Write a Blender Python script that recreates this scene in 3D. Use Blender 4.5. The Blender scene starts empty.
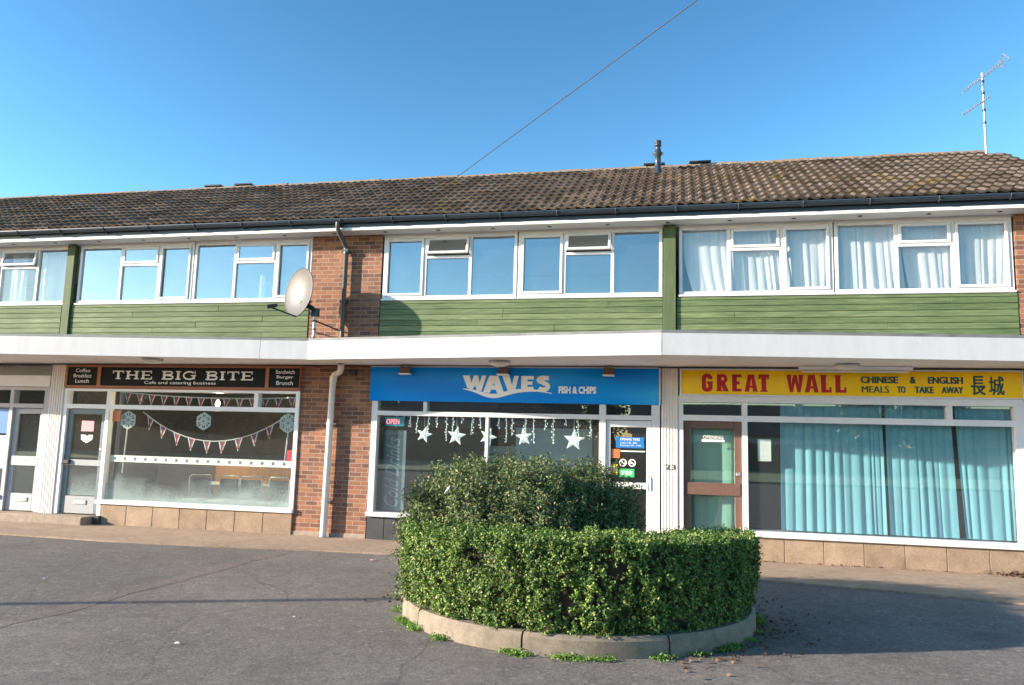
import bpy, bmesh, math, random
import numpy as np
from mathutils import Vector, Matrix
R = math.radians
random.seed(7)
rng = np.random.default_rng(7)
SC = bpy.context.scene
COL = SC.collection

# ------------------------------------------------------------------ camera
cam_d = bpy.data.cameras.new('camera')
cam = bpy.data.objects.new('camera', cam_d)
COL.objects.link(cam)
SC.camera = cam
CAM_YAW, CAM_PITCH, CAM_ROLL = 12.322933, 7.27660784, 1.51583735
cam_d.sensor_width = 36.0
cam_d.lens = 773.54 * 36.0 / 1024.0
cam_d.clip_start, cam_d.clip_end = 0.05, 2000
_y, _p, _r = R(CAM_YAW), R(CAM_PITCH), R(CAM_ROLL)
_fw = Vector((-math.sin(_y) * math.cos(_p), math.cos(_y) * math.cos(_p), math.sin(_p)))
_r0 = Vector((math.cos(_y), math.sin(_y), 0))
_u0 = _r0.cross(_fw)
_rt = math.cos(_r) * _r0 + math.sin(_r) * _u0
_up = -math.sin(_r) * _r0 + math.cos(_r) * _u0
_m = Matrix((_rt, _up, -_fw)).transposed().to_4x4()
_m.translation = Vector((6.60927, -12.68611, 1.72396))
cam.matrix_world = _m

# ------------------------------------------------------------------ sky, sun, exposure
SUN_AZ, SUN_EL = 66.4, 15.6          # degrees left of the facade normal, above the horizon
to_sun = Vector((-math.sin(R(SUN_AZ)) * math.cos(R(SUN_EL)), -math.cos(R(SUN_AZ)) * math.cos(R(SUN_EL)), math.sin(R(SUN_EL))))
world = bpy.data.worlds.new('World')
SC.world = world
world.use_nodes = True
wn = world.node_tree.nodes
sky = wn.new('ShaderNodeTexSky')
sky.sky_type = 'NISHITA'
sky.sun_disc = False
sky.sun_elevation = R(SUN_EL)
sky.sun_rotation = math.atan2(to_sun.x, to_sun.y)
sky.air_density, sky.dust_density, sky.ozone_density = 1.0, 0.3, 1.8
bg = wn['Background']
bg.inputs['Strength'].default_value = 0.069
hs = wn.new('ShaderNodeHueSaturation')     # the clear winter blue of the photograph
hs.inputs['Hue'].default_value = 0.487
hs.inputs['Saturation'].default_value = 1.12
world.node_tree.links.new(sky.outputs[0], hs.inputs['Color'])
gm = wn.new('ShaderNodeGamma')
gm.inputs['Gamma'].default_value = 1.45
world.node_tree.links.new(hs.outputs[0], gm.inputs['Color'])
world.node_tree.links.new(gm.outputs[0], bg.inputs[0])
sun_d = bpy.data.lights.new('sun', 'SUN')
sun_d.energy = 5.0
sun_d.angle = R(0.5)
sun_d.color = (1.0, 0.87, 0.72)
sun = bpy.data.objects.new('sun', sun_d)
COL.objects.link(sun)
sun.rotation_euler = to_sun.to_track_quat('Z', 'Y').to_euler()
vs = SC.view_settings
vs.view_transform = 'Standard'
vs.look = 'None'
vs.gamma = 1
vs.use_curve_mapping = False
vs.exposure = 1.40

# ------------------------------------------------------------------ materials
MATS = {}
def newmat(name):
    m = bpy.data.materials.new(name)
    m.use_nodes = True
    MATS[name] = m
    nt = m.node_tree
    return m, nt, nt.nodes['Principled BSDF']
def objcoord(nt, scale=(1, 1, 1)):
    tc = nt.nodes.new('ShaderNodeTexCoord')
    mp = nt.nodes.new('ShaderNodeMapping')
    mp.inputs['Scale'].default_value = scale
    nt.links.new(tc.outputs['Object'], mp.inputs['Vector'])
    return mp.outputs['Vector']
def noise(nt, vec, scale, detail=4, rough=0.6):
    n = nt.nodes.new('ShaderNodeTexNoise')
    n.inputs['Scale'].default_value = scale
    n.inputs['Detail'].default_value = detail
    n.inputs['Roughness'].default_value = rough
    nt.links.new(vec, n.inputs['Vector'])
    return n.outputs['Fac']
def ramp(nt, fac, stops):
    r = nt.nodes.new('ShaderNodeValToRGB')
    e = r.color_ramp.elements
    while len(e) < len(stops): e.new(0.5)
    for el, (p, c) in zip(e, stops):
        el.position = p
        el.color = (*c, 1) if len(c) == 3 else c
    nt.links.new(fac, r.inputs['Fac'])
    return r.outputs['Color']
def mixc(nt, fac, a, b, mode='MIX'):
    m = nt.nodes.new('ShaderNodeMix')
    m.data_type = 'RGBA'
    m.blend_type = mode
    for sock, v in ((m.inputs[0], fac), (m.inputs[6], a), (m.inputs[7], b)):
        if isinstance(v, (int, float)): sock.default_value = v
        elif isinstance(v, tuple): sock.default_value = (*v, 1)
        else: nt.links.new(v, sock)
    return m.outputs[2]
def bump(nt, bsdf, h, strength=0.3, dist=0.01):
    b = nt.nodes.new('ShaderNodeBump')
    b.inputs['Strength'].default_value = strength
    b.inputs['Distance'].default_value = dist
    nt.links.new(h, b.inputs['Height'])
    nt.links.new(b.outputs['Normal'], bsdf.inputs['Normal'])
def plain(name, c, rough=0.5, var=0.12, scale=3.0, metal=0.0, stretch=(1, 1, 1), bumps=0.0, spec=0.5):
    m, nt, b = newmat(name)
    v = objcoord(nt, stretch)
    n1 = noise(nt, v, scale, 5, 0.65)
    lo = tuple(x * (1 - var) for x in c)
    hi = tuple(min(1, x * (1 + var)) for x in c)
    nt.links.new(ramp(nt, n1, [(0.3, lo), (0.7, hi)]), b.inputs['Base Color'])
    b.inputs['Roughness'].default_value = rough
    b.inputs['Metallic'].default_value = metal
    b.inputs['Specular IOR Level'].default_value = spec
    if bumps:
        bump(nt, b, noise(nt, v, scale * 6, 3), bumps, 0.005)
    return m
def island(nt):
    g = nt.nodes.new('ShaderNodeNewGeometry')
    return g.outputs['Random Per Island']

def glass_mat(name, base, tint=(0.85, 0.9, 0.9), rough=0.0, film=0.02, wob=0.0):
    m = bpy.data.materials.new(name)
    m.use_nodes = True
    MATS[name] = m
    nt = m.node_tree
    nt.nodes.remove(nt.nodes['Principled BSDF'])
    out = nt.nodes['Material Output']
    tr = nt.nodes.new('ShaderNodeBsdfTransparent')
    tr.inputs[0].default_value = (*tint, 1)
    gl = nt.nodes.new('ShaderNodeBsdfGlossy')
    gl.inputs['Roughness'].default_value = rough
    gl.inputs['Color'].default_value = (0.95, 0.98, 1, 1)
    lw = nt.nodes.new('ShaderNodeLayerWeight')
    lw.inputs['Blend'].default_value = 0.5
    pw = nt.nodes.new('ShaderNodeMath')
    pw.operation = 'POWER'
    pw.inputs[1].default_value = 5
    nt.links.new(lw.outputs['Facing'], pw.inputs[0])
    ad = nt.nodes.new('ShaderNodeMath')
    ad.operation = 'MULTIPLY_ADD'
    ad.use_clamp = True
    ad.inputs[1].default_value = (1 - base) * 0.7
    ad.inputs[2].default_value = base
    nt.links.new(pw.outputs[0], ad.inputs[0])
    mx = nt.nodes.new('ShaderNodeMixShader')
    nt.links.new(ad.outputs[0], mx.inputs[0])
    nt.links.new(tr.outputs[0], mx.inputs[1])
    nt.links.new(gl.outputs[0], mx.inputs[2])
    df = nt.nodes.new('ShaderNodeBsdfDiffuse')          # pale dusty veil, mixed in as haze to lift the dark interiors
    df.inputs[0].default_value = (0.75, 0.78, 0.80, 1)
    m2 = nt.nodes.new('ShaderNodeMixShader')
    m2.inputs[0].default_value = film
    nt.links.new(mx.outputs[0], m2.inputs[1])
    nt.links.new(df.outputs[0], m2.inputs[2])
    nt.links.new(m2.outputs[0], out.inputs['Surface'])
    if wob:
        v = objcoord(nt)
        bp = nt.nodes.new('ShaderNodeBump')
        bp.inputs['Strength'].default_value = wob
        bp.inputs['Distance'].default_value = 0.01
        nt.links.new(noise(nt, v, 1.1, 1), bp.inputs['Height'])
        nt.links.new(bp.outputs['Normal'], gl.inputs['Normal'])
    return m

def brick_mat(name, c1, c2, mortar, flip=False):
    m, nt, b = newmat(name)
    tc = nt.nodes.new('ShaderNodeTexCoord')
    sp = nt.nodes.new('ShaderNodeSeparateXYZ')
    nt.links.new(tc.outputs['Object'], sp.inputs[0])
    ad = nt.nodes.new('ShaderNodeMath')
    nt.links.new(sp.outputs['X'], ad.inputs[0])
    nt.links.new(sp.outputs['Y'], ad.inputs[1])
    cb = nt.nodes.new('ShaderNodeCombineXYZ')
    nt.links.new(ad.outputs[0], cb.inputs['X'])
    nt.links.new(sp.outputs['Z'], cb.inputs['Y'])
    br = nt.nodes.new('ShaderNodeTexBrick')
    br.inputs['Scale'].default_value = 1
    br.inputs['Brick Width'].default_value = 0.225
    br.inputs['Row Height'].default_value = 0.075
    br.inputs['Mortar Size'].default_value = 0.007
    br.inputs['Mortar Smooth'].default_value = 0.2
    br.inputs['Bias'].default_value = 0.0
    br.inputs['Color1'].default_value = (*c1, 1)
    br.inputs['Color2'].default_value = (*c2, 1)
    br.inputs['Mortar'].default_value = (*mortar, 1)
    nt.links.new(cb.outputs[0], br.inputs['Vector'])
    n = noise(nt, tc.outputs['Object'], 5, 6, 0.7)
    n2 = noise(nt, tc.outputs['Object'], 60, 3, 0.7)
    c = mixc(nt, 1.0, br.outputs['Color'], ramp(nt, n, [(0.3, (0.72, 0.70, 0.72)), (0.7, (1.12, 1.1, 1.05))]), 'MULTIPLY')
    c = mixc(nt, 1.0, c, ramp(nt, n2, [(0.3, (0.8, 0.8, 0.8)), (0.7, (1.12, 1.12, 1.12))]), 'MULTIPLY')
    nt.links.new(c, b.inputs['Base Color'])
    b.inputs['Roughness'].default_value = 0.85
    inv = nt.nodes.new('ShaderNodeMath')
    inv.operation = 'SUBTRACT'
    inv.inputs[0].default_value = 1.0
    nt.links.new(br.outputs['Fac'], inv.inputs[1])
    bump(nt, b, inv.outputs[0], 0.6, 0.006)
    return m

brick_mat('brick', (0.34, 0.150, 0.080), (0.135, 0.062, 0.046), (0.33, 0.245, 0.185))
plain('upvc', (0.66, 0.66, 0.67), 0.35, 0.03, 2)
plain('white_fascia', (0.52, 0.52, 0.535), 0.45, 0.07, 2.6, stretch=(2.2, 1, .5))
plain('white_soffit', (0.74, 0.73, 0.71), 0.6, 0.05, 1.5)
plain('soffit_paint', (0.84, 0.76, 0.70), 0.7, 0.10, 1.5)
plain('lead_trim', (0.16, 0.17, 0.17), 0.6, 0.25, 4)
plain('felt', (0.12, 0.12, 0.12), 0.9, 0.25, 4)
plain('gutter_plastic', (0.030, 0.045, 0.065), 0.35, 0.15, 3)
plain('grey_pipe', (0.07, 0.075, 0.07), 0.45, 0.15, 3)
plain('white_pipe', (0.70, 0.66, 0.62), 0.5, 0.10, 6, stretch=(1, 1, .3))
plain('pilaster_paint', (0.72, 0.66, 0.63), 0.55, 0.08, 2.5)
plain('frame_white', (0.84, 0.84, 0.85), 0.4, 0.05, 2)
plain('frame_mauve', (0.40, 0.39, 0.42), 0.5, 0.07, 2)
plain('frame_grey', (0.70, 0.69, 0.71), 0.5, 0.07, 2)
plain('door_grey_blue', (0.13, 0.17, 0.20), 0.4, 0.1, 3)
plain('door_rail', (0.30, 0.32, 0.33), 0.45, 0.08, 3)
plain('brown_timber', (0.14, 0.075, 0.055), 0.55, 0.15, 6, stretch=(4, 4, .6))
plain('orange_timber', (0.36, 0.13, 0.07), 0.55, 0.15, 6, stretch=(.6, 4, 4))
plain('sign_black', (0.014, 0.020, 0.022), 0.7, 0.2, 3, spec=0.15)
plain('sign_letter_white', (0.86, 0.87, 0.88), 0.5, 0.05, 5)
plain('sign_yellow', (0.90, 0.56, 0.0), 0.12, 0.05, 2, spec=0.15)
plain('sign_red', (0.46, 0.006, 0.02), 0.6, 0.1, 3)
plain('sign_green', (0.006, 0.05, 0.045), 0.35, 0.1, 3)
plain('dark_stallriser', (0.055, 0.055, 0.06), 0.4, 0.2, 4)
plain('metal_grey', (0.40, 0.41, 0.42), 0.4, 0.1, 4, metal=0.6)
plain('galv_steel', (0.55, 0.56, 0.57), 0.4, 0.1, 4, metal=0.3)
plain('black_metal', (0.03, 0.03, 0.035), 0.45, 0.2, 4)
plain('lamp_opal', (0.72, 0.70, 0.64), 0.3, 0.04, 3)
plain('dish_grey', (0.068, 0.070, 0.072), 0.5, 0.06, 3)
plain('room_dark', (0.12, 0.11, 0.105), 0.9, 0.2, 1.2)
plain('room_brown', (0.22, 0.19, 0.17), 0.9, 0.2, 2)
plain('reflection_blue', (0.50, 0.66, 0.75), 0.9, 0.1, 1)
plain('room_pale', (0.55, 0.55, 0.53), 0.9, 0.1, 1)
plain('floor_tile', (0.22, 0.20, 0.18), 0.5, 0.2, 3)
plain('wood_orange', (0.55, 0.27, 0.07), 0.5, 0.25, 4, stretch=(6, 6, .5))
plain('table_white', (0.62, 0.62, 0.58), 0.4, 0.05, 3)
plain('chair_seat', (0.70, 0.70, 0.66), 0.5, 0.05, 6)
plain('chair_black', (0.02, 0.022, 0.026), 0.5, 0.2, 6)
plain('paper_white', (0.78, 0.78, 0.76), 0.7, 0.04, 8)
plain('paper_pink', (0.62, 0.30, 0.32), 0.7, 0.05, 8)
plain('flag_red', (0.50, 0.05, 0.06), 0.7, 0.1, 8)
plain('flag_blue', (0.06, 0.09, 0.26), 0.7, 0.1, 8)
plain('strip_green', (0.50, 0.58, 0.50), 0.6, 0.06, 4)
plain('dot_dark', (0.10, 0.13, 0.12), 0.6, 0.1, 4)
plain('frost_white', (0.66, 0.70, 0.72), 0.6, 0.05, 4)
plain('poster_blue', (0.02, 0.16, 0.45), 0.4, 0.05, 4)
plain('poster_cyan', (0.03, 0.36, 0.48), 0.4, 0.05, 4)
plain('banner_navy', (0.045, 0.085, 0.12), 0.5, 0.1, 4)
plain('banner_pale', (0.20, 0.26, 0.30), 0.5, 0.08, 4)
plain('sticker_orange', (0.60, 0.16, 0.06), 0.5, 0.1, 4)
plain('sticker_yellow', (0.70, 0.50, 0.04), 0.5, 0.1, 4)
plain('sticker_green', (0.05, 0.40, 0.13), 0.5, 0.1, 4)
plain('sticker_mint', (0.35, 0.70, 0.45), 0.5, 0.1, 4)
plain('sign_red_bright', (0.65, 0.03, 0.05), 0.4, 0.1, 4)
plain('mortar_orange', (0.42, 0.22, 0.08), 0.95, 0.3, 12)
plain('soil', (0.045, 0.032, 0.022), 1.0, 0.3, 20, bumps=0.5)
plain('bark', (0.07, 0.05, 0.035), 0.9, 0.3, 12)
plain('twig', (0.06, 0.045, 0.03), 0.9, 0.3, 12)
plain('wire', (0.02, 0.02, 0.02), 0.6, 0.1, 4)
plain('house_wall', (0.34, 0.17, 0.12), 0.9, 0.15, 2)
plain('house_render', (0.55, 0.53, 0.48), 0.9, 0.1, 2)
plain('house_roof', (0.10, 0.075, 0.065), 0.9, 0.25, 4)
plain('house_glass', (0.02, 0.025, 0.03), 0.1, 0.1, 4)
plain('fence_wood', (0.17, 0.11, 0.07), 0.9, 0.2, 4, stretch=(6, 6, .5))

# blue sign: printed artwork, paler at its left end
m, nt, b = newmat('sign_blue')
v = objcoord(nt, (0.55, 1, 1.6))
n1 = noise(nt, v, 1.1, 2, 0.4)
nt.links.new(ramp(nt, n1, [(0.35, (0.0, 0.19, 0.70)), (0.52, (0.001, 0.26, 0.80)), (0.70, (0.03, 0.36, 0.82))]), b.inputs['Base Color'])
b.inputs['Roughness'].default_value = 0.12
b.inputs['Specular IOR Level'].default_value = 0.10

# painted timber boards: each board an island
m, nt, b = newmat('green_board')
v = objcoord(nt, (0.5, 5, 9))
n1 = noise(nt, v, 5, 6, 0.7)
n2 = noise(nt, objcoord(nt), 0.7, 2)
c = ramp(nt, n1, [(0.25, (0.048, 0.082, 0.036)), (0.48, (0.092, 0.138, 0.058)), (0.70, (0.17, 0.215, 0.11))])
c = mixc(nt, 1.0, c, ramp(nt, island(nt), [(0.0, (0.70, 0.78, 0.70)), (1.0, (1.25, 1.18, 1.22))]), 'MULTIPLY')
c = mixc(nt, 1.0, c, ramp(nt, n2, [(0.32, (0.74, 0.80, 0.74)), (0.68, (1.25, 1.18, 1.22))]), 'MULTIPLY')
nt.links.new(c, b.inputs['Base Color'])
b.inputs['Roughness'].default_value = 0.75
bump(nt, b, n1, 0.3, 0.004)
m, nt, b = newmat('green_post')
n1 = noise(nt, objcoord(nt, (6, 6, 0.6)), 4, 6, 0.7)
nt.links.new(ramp(nt, n1, [(0.25, (0.045, 0.075, 0.035)), (0.55, (0.075, 0.11, 0.045)), (0.8, (0.14, 0.155, 0.085))]), b.inputs['Base Color'])
b.inputs['Roughness'].default_value = 0.75

# stone blocks under the shop windows
m, nt, b = newmat('stone_block')
v = objcoord(nt)
n1 = noise(nt, v, 3, 6, 0.7); n2 = noise(nt, v, 70, 3, 0.7)
c = ramp(nt, n1, [(0.3, (0.23, 0.165, 0.115)), (0.7, (0.38, 0.275, 0.19))])
c = mixc(nt, 1.0, c, ramp(nt, n2, [(0.3, (0.72, 0.72, 0.72)), (0.7, (1.15, 1.15, 1.15))]), 'MULTIPLY')
c = mixc(nt, 1.0, c, ramp(nt, island(nt), [(0, (0.88, 0.86, 0.84)), (1, (1.1, 1.1, 1.1))]), 'MULTIPLY')
nt.links.new(c, b.inputs['Base Color'])
b.inputs['Roughness'].default_value = 0.9
bump(nt, b, n2, 0.4, 0.004)

# concrete: paving and kerb
def concrete(name, lo, hi, speck=90, isl=False, crack=False):
    m, nt, b = newmat(name)
    v = objcoord(nt)
    n1 = noise(nt, v, 1.3, 7, 0.7); n2 = noise(nt, v, speck, 3, 0.75); n3 = noise(nt, v, 9, 5, 0.7)
    c = ramp(nt, n1, [(0.3, lo), (0.7, hi)])
    c = mixc(nt, 1.0, c, ramp(nt, n2, [(0.3, (0.75, 0.75, 0.75)), (0.7, (1.2, 1.2, 1.2))]), 'MULTIPLY')
    c = mixc(nt, 1.0, c, ramp(nt, n3, [(0.35, (0.8, 0.79, 0.77)), (0.6, (1.08, 1.08, 1.08))]), 'MULTIPLY')
    if isl:
        c = mixc(nt, 1.0, c, ramp(nt, island(nt), [(0, (0.85, 0.85, 0.85)), (1, (1.12, 1.1, 1.08))]), 'MULTIPLY')
    nt.links.new(c, b.inputs['Base Color'])
    b.inputs['Roughness'].default_value = 0.92
    bump(nt, b, n2, 0.35, 0.004)
concrete('paving', (0.245, 0.175, 0.125), (0.36, 0.265, 0.195))
concrete('step_stone', (0.27, 0.21, 0.16), (0.36, 0.29, 0.23))
concrete('kerb_stone', (0.165, 0.138, 0.103), (0.25, 0.212, 0.165), isl=True)

def noise_col(nt, vec, scale):
    n = nt.nodes.new('ShaderNodeTexNoise'); n.inputs['Scale'].default_value = scale; n.inputs['Detail'].default_value = 4
    nt.links.new(vec, n.inputs['Vector'])
    return n.outputs['Color']
# asphalt: worn chippings, three ages of surface
def asphalt(name, lo, hi, chip, chipcol=(0.40, 0.37, 0.33), sc=1.0):
    m, nt, b = newmat(name)
    v = objcoord(nt)
    n1 = noise(nt, v, 0.55, 6, 0.65); n3 = noise(nt, v, 6, 5, 0.7)
    vo = nt.nodes.new('ShaderNodeTexVoronoi')
    vo.inputs['Scale'].default_value = 75 * sc
    nt.links.new(v, vo.inputs['Vector'])
    vb = nt.nodes.new('ShaderNodeTexVoronoi')
    vb.inputs['Scale'].default_value = 28 * sc
    nt.links.new(v, vb.inputs['Vector'])
    c = ramp(nt, n1, [(0.3, lo), (0.7, hi)])
    c = mixc(nt, 1.0, c, ramp(nt, n3, [(0.3, (0.78, 0.78, 0.79)), (0.7, (1.2, 1.18, 1.16))]), 'MULTIPLY')
    sep = nt.nodes.new('ShaderNodeSeparateColor')
    nt.links.new(vo.outputs['Color'], sep.inputs[0])
    c = mixc(nt, 1.0, c, ramp(nt, sep.outputs[0], [(0.0, (0.62, 0.62, 0.63)), (0.5, (0.97, 0.97, 0.97)), (1.0, (1.45, 1.42, 1.4))]), 'MULTIPLY')
    sep2 = nt.nodes.new('ShaderNodeSeparateColor')
    nt.links.new(vb.outputs['Color'], sep2.inputs[0])
    c = mixc(nt, ramp(nt, sep2.outputs[1], [(chip, (0, 0, 0)), (chip + 0.03, (0.28, 0.28, 0.28))]), c, chipcol)
    wv_ = mixc(nt, 0.22, v, noise_col(nt, v, 1.3))
    ve = nt.nodes.new('ShaderNodeTexVoronoi'); ve.feature = 'DISTANCE_TO_EDGE'; ve.inputs['Scale'].default_value = 0.42
    nt.links.new(wv_, ve.inputs['Vector'])
    c = mixc(nt, ramp(nt, ve.outputs['Distance'], [(0.0, (0.55, 0.55, 0.55)), (0.006, (0, 0, 0))]), c, (0.05, 0.047, 0.045))
    n4 = noise(nt, v, 0.9, 4, 0.55)      # old oil stains and worn brown patches
    c = mixc(nt, ramp(nt, n4, [(0.60, (0, 0, 0)), (0.72, (0.45, 0.45, 0.45))]), c, (0.060, 0.054, 0.050))
    c = mixc(nt, ramp(nt, n4, [(0.28, (0.5, 0.5, 0.5)), (0.42, (0, 0, 0))]), c, (0.165, 0.135, 0.112))
    nt.links.new(c, b.inputs['Base Color'])
    b.inputs['Roughness'].default_value = 0.88
    bump(nt, b, sep.outputs[0], 0.6, 0.006)
asphalt('asphalt', (0.108, 0.096, 0.087), (0.172, 0.154, 0.140), 0.96)
asphalt('asphalt_dark', (0.090, 0.083, 0.077), (0.134, 0.124, 0.115), 0.965)
asphalt('asphalt_pink', (0.115, 0.092, 0.083), (0.165, 0.135, 0.122), 0.93)

# roof tiles, one island per tile: weathered concrete with lichen
m, nt, b = newmat('roof_tile')
v = objcoord(nt)
n1 = noise(nt, v, 0.45, 4, 0.6); n2 = noise(nt, v, 14, 5, 0.7); n3 = noise(nt, v, 1.6, 6, 0.75)
c = ramp(nt, island(nt), [(0, (0.085, 0.070, 0.058)), (0.5, (0.13, 0.108, 0.090)), (1, (0.19, 0.160, 0.138))])
c = mixc(nt, 1.0, c, ramp(nt, n2, [(0.3, (0.6, 0.6, 0.62)), (0.7, (1.4, 1.35, 1.3))]), 'MULTIPLY')
sx = nt.nodes.new('ShaderNodeSeparateXYZ'); nt.links.new(v, sx.inputs[0])
mr = nt.nodes.new('ShaderNodeMapRange')
mr.inputs[1].default_value, mr.inputs[2].default_value = 6.0, 9.5
mr.inputs[3].default_value, mr.inputs[4].default_value = 1.0, 0.0
nt.links.new(sx.outputs['X'], mr.inputs[0])
c = mixc(nt, 1.0, c, mixc(nt, mr.outputs[0], (0.62, 0.615, 0.61), (0.98, 0.90, 0.84)), 'MULTIPLY')
mx = nt.nodes.new('ShaderNodeMath'); mx.operation = 'MULTIPLY'
nt.links.new(n1, mx.inputs[0]); nt.links.new(n3, mx.inputs[1])
lf = ramp(nt, mx.outputs[0], [(0.32, (0, 0, 0)), (0.42, (0.55, 0.55, 0.55))])
c = mixc(nt, lf, c, ramp(nt, n2, [(0.3, (0.11, 0.10, 0.025)), (0.7, (0.30, 0.20, 0.055))]))
nt.links.new(c, b.inputs['Base Color'])
b.inputs['Roughness'].default_value = 0.95
b.inputs['Specular IOR Level'].default_value = 0.15
bump(nt, b, n2, 0.4, 0.006)

m, nt, b = newmat('ridge_clay')
n1 = noise(nt, objcoord(nt), 2.5, 5, 0.75); n2 = noise(nt, objcoord(nt), 14, 5, 0.7)
c = ramp(nt, n2, [(0.3, (0.13, 0.11, 0.09)), (0.7, (0.27, 0.23, 0.19))])
c = mixc(nt, ramp(nt, n1, [(0.52, (0, 0, 0)), (0.60, (0.8, 0.8, 0.8))]), c, (0.24, 0.145, 0.055))
nt.links.new(c, b.inputs['Base Color']); b.inputs['Roughness'].default_value = 0.95
bump(nt, b, n2, 0.5, 0.01)
# cloth with a little light coming through
def cloth(name, c, trans=0.35):
    m, nt, b = newmat(name)
    n1 = noise(nt, objcoord(nt, (8, 1, 0.7)), 2, 4)
    col = ramp(nt, n1, [(0.3, tuple(x * 0.9 for x in c)), (0.7, tuple(min(1, x * 1.08) for x in c))])
    nt.links.new(col, b.inputs['Base Color'])
    b.inputs['Roughness'].default_value = 0.8
    t = nt.nodes.new('ShaderNodeBsdfTranslucent')
    nt.links.new(col, t.inputs['Color'])
    mx = nt.nodes.new('ShaderNodeMixShader')
    mx.inputs[0].default_value = trans
    nt.links.new(b.outputs[0], mx.inputs[1]); nt.links.new(t.outputs[0], mx.inputs[2])
    nt.links.new(mx.outputs[0], nt.nodes['Material Output'].inputs['Surface'])
cloth('teal_cloth', (0.27, 0.59, 0.71), 0.2)
cloth('mint_cloth', (0.34, 0.66, 0.52), 0.25)
cloth('net_white', (0.86, 0.86, 0.84), 0.3)
cloth('blind_cream', (0.72, 0.76, 0.74), 0.3)

# foliage, one island per leaf
def leaf_mat(name, stops, trans=0.3, rough=0.45, patch=None):
    m, nt, b = newmat(name)
    col = ramp(nt, island(nt), stops)
    n1 = noise(nt, objcoord(nt), 2.2, 4, 0.6)
    col = mixc(nt, 1.0, col, ramp(nt, n1, [(0.3, (0.72, 0.75, 0.72)), (0.7, (1.25, 1.2, 1.15))]), 'MULTIPLY')
    if patch:
        n2 = noise(nt, objcoord(nt), 1.1, 3, 0.6)
        col = mixc(nt, ramp(nt, n2, [(0.66, (0, 0, 0)), (0.72, (0.6, 0.6, 0.6))]), col, patch)
    nt.links.new(col, b.inputs['Base Color'])
    b.inputs['Roughness'].default_value = rough
    t = nt.nodes.new('ShaderNodeBsdfTranslucent')
    nt.links.new(col, t.inputs['Color'])
    mx = nt.nodes.new('ShaderNodeMixShader')
    mx.inputs[0].default_value = trans
    nt.links.new(b.outputs[0], mx.inputs[1]); nt.links.new(t.outputs[0], mx.inputs[2])
    nt.links.new(mx.outputs[0], nt.nodes['Material Output'].inputs['Surface'])
leaf_mat('hedge_leaf', [(0, (0.040, 0.092, 0.022)), (0.5, (0.105, 0.190, 0.037)), (0.84, (0.21, 0.32, 0.062)), (0.98, (0.30, 0.33, 0.075)), (1.0, (0.30, 0.16, 0.07))], 0.14, 0.55)
leaf_mat('shrub_leaf', [(0, (0.045, 0.075, 0.026)), (0.6, (0.10, 0.15, 0.05)), (0.95, (0.22, 0.26, 0.10)), (1.0, (0.26, 0.14, 0.09))], 0.15, 0.65, (0.16, 0.075, 0.05))
leaf_mat('tree_leaf', [(0, (0.02, 0.035, 0.015)), (1, (0.05, 0.075, 0.03))], 0.2)
leaf_mat('weed_leaf', [(0, (0.09, 0.20, 0.03)), (1, (0.20, 0.36, 0.06))], 0.4)
leaf_mat('dead_leaf', [(0, (0.07, 0.04, 0.026)), (1, (0.17, 0.095, 0.055))], 0.1, 0.8)
m, nt, b = newmat('verge_grass')
n1 = noise(nt, objcoord(nt), 1.5, 6, 0.7)
nt.links.new(ramp(nt, n1, [(0.3, (0.16, 0.20, 0.09)), (0.7, (0.34, 0.38, 0.22))]), b.inputs['Base Color'])
b.inputs['Roughness'].default_value = 1.0

glass_mat('glass_upper', 0.20, (0.88, 0.92, 0.93), 0.0, 0.015, 0.30)
glass_mat('glass_net', 0.09, (0.92, 0.95, 0.96), 0.0, 0.02, 0.30)
glass_mat('glass_shop', 0.125, (0.93, 0.97, 0.96), 0.0, 0.014, 0.03)
m, nt, b = newmat('snow_spray')       # sprayed decoration with its own ragged outline
tc = nt.nodes.new('ShaderNodeTexCoord'); sp_ = nt.nodes.new('ShaderNodeSeparateXYZ'); nt.links.new(tc.outputs['Object'], sp_.inputs[0])
n1 = noise(nt, tc.outputs['Object'], 1.6, 2, 0.5); n2 = noise(nt, tc.outputs['Object'], 22, 5, 0.7)
hh = nt.nodes.new('ShaderNodeMath'); hh.operation = 'MULTIPLY_ADD'; hh.inputs[1].default_value = -1.5; nt.links.new(sp_.outputs['Z'], hh.inputs[0]); nt.links.new(n1, hh.inputs[2])
h2 = nt.nodes.new('ShaderNodeMath'); h2.operation = 'MULTIPLY_ADD'; h2.inputs[1].default_value = 0.55; nt.links.new(n2, h2.inputs[0]); nt.links.new(hh.outputs[0], h2.inputs[2])
al = ramp(nt, h2.outputs[0], [(0.15, (0, 0, 0)), (0.70, (0.72, 0.72, 0.72))])
b.inputs['Base Color'].default_value = (0.50, 0.55, 0.54, 1); b.inputs['Roughness'].default_value = 0.9
nt.links.new(al, b.inputs['Alpha'])
m, nt, b = newmat('bulb_glow')
b.inputs['Emission Color'].default_value = (1, 0.72, 0.35, 1)
b.inputs['Emission Strength'].default_value = 9
m, nt, b = newmat('led_red')
b.inputs['Base Color'].default_value = (0.7, 0.1, 0.1, 1)
b.inputs['Emission Color'].default_value = (1, 0.25, 0.25, 1)
b.inputs['Emission Strength'].default_value = 0.9
m, nt, b = newmat('star_glow')
b.inputs['Base Color'].default_value = (0.8, 0.84, 0.82, 1)
b.inputs['Emission Color'].default_value = (0.85, 0.95, 0.92, 1)
b.inputs['Emission Strength'].default_value = 0.22

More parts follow.
